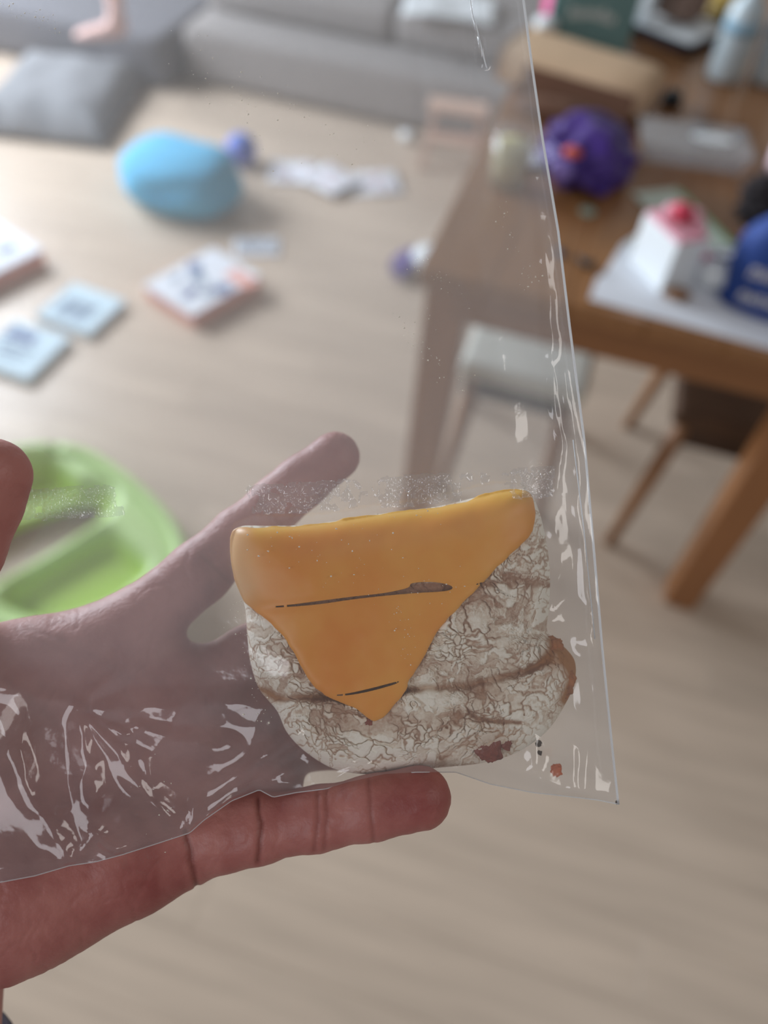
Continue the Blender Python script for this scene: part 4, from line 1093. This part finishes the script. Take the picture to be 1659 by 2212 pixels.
def relax(Z_, lo, hi, it):
    for _ in range(it):
        W = np.pad(Z_, 1, mode='edge'); Z_ = 0.25 * (W[:-2, 1:-1] + W[2:, 1:-1] + W[1:-1, :-2] + W[1:-1, 2:])
        Z_ = np.clip(Z_, lo, np.maximum(hi, 0.15))
    return Z_
base = 0.2105 + 0.000004 * np.clip(1000 - sy_, 0, 1300)
edge_d = 0.2105 + 0.000004 * np.clip(1000 - sy_, 0, 1300)
dR = (xR(sy_) - sx_); dBt = (yB(sx_) - sy_)
ff = np.minimum(base - 0.004, lim_f); fb = np.minimum(np.maximum(base + 0.003, Dsb), lim_hand)
near_edge = (dR < 14) | (dBt < 10)
for rep in range(3):
    ff = relax(ff, 0.15, np.where(near_edge, np.minimum(edge_d - 0.0003, lim_f), np.minimum(lim_f, base - 0.0015)), 120)
    fb = relax(fb, np.maximum(np.where(near_edge, edge_d - 0.05, base + 0.0012 * np.clip(dR / 150, 0, 1)), Dsb), lim_hand, 120)
    fb = np.minimum(fb, lim_hand); ff = np.minimum(ff, fb - 0.0004)
def up(Z_, shape):
    gi = np.linspace(0, Z_.shape[0] - 1, shape[0]) if False else np.clip(np.arange(shape[0]) / st, 0, Z_.shape[0] - 1)
    gj = np.clip(np.arange(shape[1]) / st, 0, Z_.shape[1] - 1)
    i = np.minimum(gi.astype(int), Z_.shape[0] - 2); j = np.minimum(gj.astype(int), Z_.shape[1] - 2)
    fi = (gi - i)[:, None]; fj = (gj - j)[None]
    return (Z_[i][:, j] * (1 - fj) + Z_[i][:, j + 1] * fj) * (1 - fi) + (Z_[i + 1][:, j] * (1 - fj) + Z_[i + 1][:, j + 1] * fj) * fi
ff = up(ff, xx.shape); fb = up(fb, xx.shape)
for _ in range(6):
    for Z_ in (ff, fb):
        Z_[1:-1, 1:-1] = 0.5 * Z_[1:-1, 1:-1] + 0.125 * (Z_[:-2, 1:-1] + Z_[2:, 1:-1] + Z_[1:-1, :-2] + Z_[1:-1, 2:])
# creases pressed into the front sheet: sharp ridges between pinch points
wbx = xx + 12 * fbm(xx, yy, 90, 171, 2); wby = yy + 12 * fbm(xx, yy, 90, 181, 2); wba = np.clip(0.85 + 0.9 * fbm(xx, yy, 60, 191, 2), 0.25, 1.5)
def tent(pts, wd, am): return am * wba * np.clip(1 - seg_dist(wbx, wby, pts) / wd, 0, 1)
wr = np.zeros(xx.shape)
for pts, wd, am in (([(175, 1530), (400, 1524), (600, 1530)], 46, .9), ([(175, 1530), (190, 1660), (202, 1796)], 38, 1.5), ([(175, 1530), (270, 1660), (368, 1768)], 34, 1.3),
                    ([(175, 1530), (270, 1588)], 22, .9), ([(150, 1868), (205, 1800), (262, 1844)], 22, 1.3), ([(410, 1798), (424, 1735), (640, 1590)], 30, 1.3),
                    ([(420, 1790), (600, 1650), (690, 1590)], 22, .9), ([(0, 1555), (60, 1700), (150, 1860)], 44, 1.2), ([(-40, 1470), (175, 1530)], 50, .9), ([(175, 1530), (250, 1440)], 40, .7),
                    ([(300, 1570), (370, 1600), (500, 1620)], 36, 1.1), ([(310, 1640), (330, 1700), (400, 1765)], 26, .9), ([(-40, 1880), (100, 1850), (150, 1866)], 24, .8),
                    ([(560, 1706), (640, 1660), (760, 1650)], 22, .8), ([(600, 1690), (705, 1700), (790, 1650)], 20, .8), ([(660, 1640), (720, 1690)], 20, .7),
                    ([(1160, 1600), (1150, 1650), (1085, 1700)], 26, 1.0), ([(1235, 1620), (1240, 1715)], 22, .8), ([(1160, 1605), (1235, 1625)], 20, .6), ([(1190, 1350), (1250, 1340), (1306, 1455)], 46, 1.6), ([(1250, 1440), (1270, 1600), (1262, 1720)], 24, .7),
                    ([(1195, 1120), (1215, 1230), (1180, 1350)], 30, .9), ([(1186, 780), (1208, 960), (1200, 1060)], 16, .8), ([(1215, 800), (1240, 960), (1262, 1200), (1290, 1500)], 16, .7),
                    ([(1000, -240), (1030, 20), (1052, 140)], 18, 1.6), ([(1150, 380), (1185, 640), (1187, 800)], 24, .7), ([(1010, 480), (1080, 760), (1130, 1050)], 40, .6), ([(905, -240), (905, 180), (912, 300)], 22, .5),
                    ([(120, 0), (200, 60), (240, 140)], 30, .6), ([(840, 100), (990, 60), (1060, 200)], 60, .7)):
    wr = np.maximum(wr, tent(pts, wd, am))
wr = 1.7 * wr + 0.35 * fbm(xx, yy, 150, 131, 3) 
zone = sstep(1440, 1560, yy) * sstep(660, 560, xx) + sstep(1500, 1600, yy) * sstep(1130, 1180, xx) + 0.5 * sstep(1130, 1190, xx) * sstep(700, 900, yy)
rid = 1 - np.abs(fbm(xx * 1.15 + yy * .35, yy * .75 - xx * .3, 190, 201, 1)) * 4.0
wr = wr + zone * 1.6 * np.clip(rid, -1.2, 1)
wmask = np.clip(np.minimum(dR_ := (xR(yy) - xx), yB(xx) - yy) / 14, 0, 1)
ff2 = ff - 0.0011 * np.clip(wr, -.2, 3) * np.clip(wmask, 0, 1)
fb2 = fb + 0.0003 * fbm(xx, yy, 130, 151, 3) * np.clip(wmask, 0, 1)
def grid_mesh(name, vv, flip=False):
    R1, C1 = vv.shape[:2]; idx = np.arange(R1 * C1).reshape(R1, C1)
    q = np.stack([idx[:-1, :-1], idx[1:, :-1], idx[1:, 1:], idx[:-1, 1:]], -1).reshape(-1, 4)
    return from_np(name, vv.reshape(-1, 3), q[:, ::-1] if flip else q)
link('front_sheet', grid_mesh('front_sheet', hp(xx, yy, ff2)), M['film'], bag)
link('back_sheet', grid_mesh('back_sheet', hp(xx, yy, fb2), True), M['film'], bag)
# welded edges
eR = hp(xx[:, -1], yy[:, -1], 0.5 * (ff2[:, -1] + fb2[:, -1])); eB = hp(xx[-1], yy[-1], 0.5 * (ff2[-1] + fb2[-1]) - 0.0003)
o = tube('side_seam', [tuple(p) for p in eR], 0.00032, M['seam'], bag, 8); o['label'] = 'bright welded side edge'
o = tube('bottom_seam', [tuple(p) for p in eB], 0.00013, M['seam'], bag, 8)
# narrow bright fold lines of the film
for pts in ([(1000, -200), (1018, 10), (1030, 60), (1052, 138)], [(1238, 950), (1262, 1150), (1285, 1380)]):
    pts = smooth_poly(pts, 6)[:-6] if len(pts) > 3 else np.array(pts)
    dd = [ff2.ravel()[np.argmin((xx - x) ** 2 + (yy - y) ** 2)] - 0.0002 for x, y in pts]
    tube('fold_line', [tuple(hp(x, y, z)) for (x, y), z in zip(pts, dd)], 0.00016, M['seam'], bag, 6)
# strip of rippled adhesive
sxg, syg = np.meshgrid(np.linspace(20, 1200, 620), np.linspace(0, 1, 46))
mid = np.interp(sxg, [20, 250, 600, 900, 1200], [1092, 1082, 1078, 1058, 1040]); pxs = sxg; pys = mid + (syg - .5) * 84
from_grid = lambda Z_, X_, Y_: Z_
bvf = BVHTree.FromPolygons([tuple(p) for p in hp(xx, yy, ff2).reshape(-1, 3)], [tuple(p.vertices) for p in bpy.data.meshes['front_sheet'].polygons])
cs = probe(bvf, pxs[::5, ::10], pys[::5, ::10]); 
gi = np.clip(np.arange(46) / 5, 0, cs.shape[0] - 1.001); gj = np.clip(np.arange(620) / 10, 0, cs.shape[1] - 1.001)
ii = gi.astype(int); jj = gj.astype(int); fi = (gi - ii)[:, None]; fj = (gj - jj)[None]
dsf = (cs[ii][:, jj] * (1 - fj) + cs[ii][:, jj + 1] * fj) * (1 - fi) + (cs[ii + 1][:, jj] * (1 - fj) + cs[ii + 1][:, jj + 1] * fj) * fi
msk = np.clip(np.interp(sxg, [20, 60, 230, 262, 300, 520, 560, 740, 780, 815, 840, 950, 975, 1100, 1130, 1190, 1200], [0.8, 1, 1, .5, .12, .15, .7, .8, .3, .4, 1, 1, .45, .35, .9, .9, 0]) + 0.3 * fbm(pxs, pys, 50, 161, 2), 0, 1)
msk *= sstep(0, 0.2, syg) * sstep(1, 0.8, syg)
vv_, vc = voro(pxs * 1.3 + 8 * fbm(pxs, pys, 20, 165, 2), pys * .8 + 8 * fbm(pxs, pys, 20, 166, 2), 19, 9); vv2, _ = voro(pxs * 1.6, pys * 0.8, 8, 10)
bub = msk * (0.0007 * sstep(0, 4, vv_) + 0.0003 * sstep(0, 2.5, vv2) + 0.0004 * (vc - .5))
gm = grid_mesh('adhesive_strip', hp(pxs, pys, dsf - 0.0003 - bub))
bm = bmesh.new(); bm.from_mesh(gm); bm.verts.ensure_lookup_table(); mf = (msk * (0.55 + 0.8 * (vc - .2))).ravel()
bmesh.ops.delete(bm, geom=[f_ for f_ in bm.faces if max(mf[v_.index] for v_ in f_.verts) < 0.42], context='FACES')
bm.to_mesh(gm); bm.free()
o = link('adhesive_strip', gm, M['glue'], bag); o['kind'] = 'stuff'
# countless tiny specks stuck to the film
bm = bmesh.new()
def speck(x, y, r):
    k = int(np.argmin((xx - x) ** 2 + (yy - y) ** 2)); z = ff2.ravel()[k] - 0.00015
    c = Vector(hp(x, y, z)); t3 = bmesh.ops.create_icosphere(bm, subdivisions=1, radius=r)['verts']
    q = Vector((random.uniform(.6, 1.6), random.uniform(.6, 1.4), .5))
    for v_ in t3: v_.co = Vector((v_.co.x * q.x, v_.co.y * q.y, v_.co.z * q.z)) + c
trails = [((500, 1290), (575, 1560), 26, 45), ((860, 680), (1010, 840), 40, 45), ((900, 560), (1010, 640), 30, 25), ((1080, 440), (1150, 620), 22, 26), ((520, 1170), (1120, 1330), 70, 60),
          ((850, 1300), (900, 1440), 24, 26), ((320, 1640), (360, 1800), 60, 14), ((480, 200), (780, 330), 60, 45), ((0, 10), (130, 60), 20, 40), ((380, 60), (480, 240), 60, 20), ((600, 1540), (720, 1590), 18, 30), ((540, 1190), (980, 1090), 40, 30), ((1120, 1060), (1180, 1010), 20, 40)]
for (a, b, sp, n_) in trails:
    for _ in range(n_):
        u = random.random()
        speck(a[0] + (b[0] - a[0]) * u + random.gauss(0, sp * .5), a[1] + (b[1] - a[1]) * u + random.gauss(0, sp * .5), random.choice((.00008, .00010, .00013, .0002)))
M['speck'] = mat('pale_speck', (236, 228, 214), 0.3)
o = link('specks', bm_mesh('specks', bm, True), M['speck'], bag); o['kind'] = 'stuff'

# crumbs loose in the bag
def crumb(px_, py_, r, material, label, sd):
    k = int(np.argmin((xx - px_) ** 2 + (yy - py_) ** 2)); z = 0.5 * (ff2.ravel()[k] + fb2.ravel()[k])
    o = lump('crumb', (px_, py_), r, z, material, None, sd); o.matrix_world = HF
    me_ = o.data
    tag(o, label, 'crumb')
M['darkcrumb'] = mat('dark_crumb', (60, 44, 36), 0.8, 0.2)
M['redcrumb'] = mat('orange_red_crumb', (196, 96, 50), 0.5, 0.15, 300)
crumb(1202, 1664, 0.0015, M['redcrumb'], 'orange red crumb loose in the bag below the bread', 1)
crumb(1163, 1606, 0.0008, M['darkcrumb'], 'dark crumb just under the bread edge, above the orange crumb', 2)
crumb(1166, 1626, 0.0006, M['darkcrumb'], 'smaller dark crumb between the bread edge and orange crumb', 3)
crumb(1333, 1733, 0.0005, M['darkcrumb'], 'tiny dark crumb at the lower right bag corner', 4)
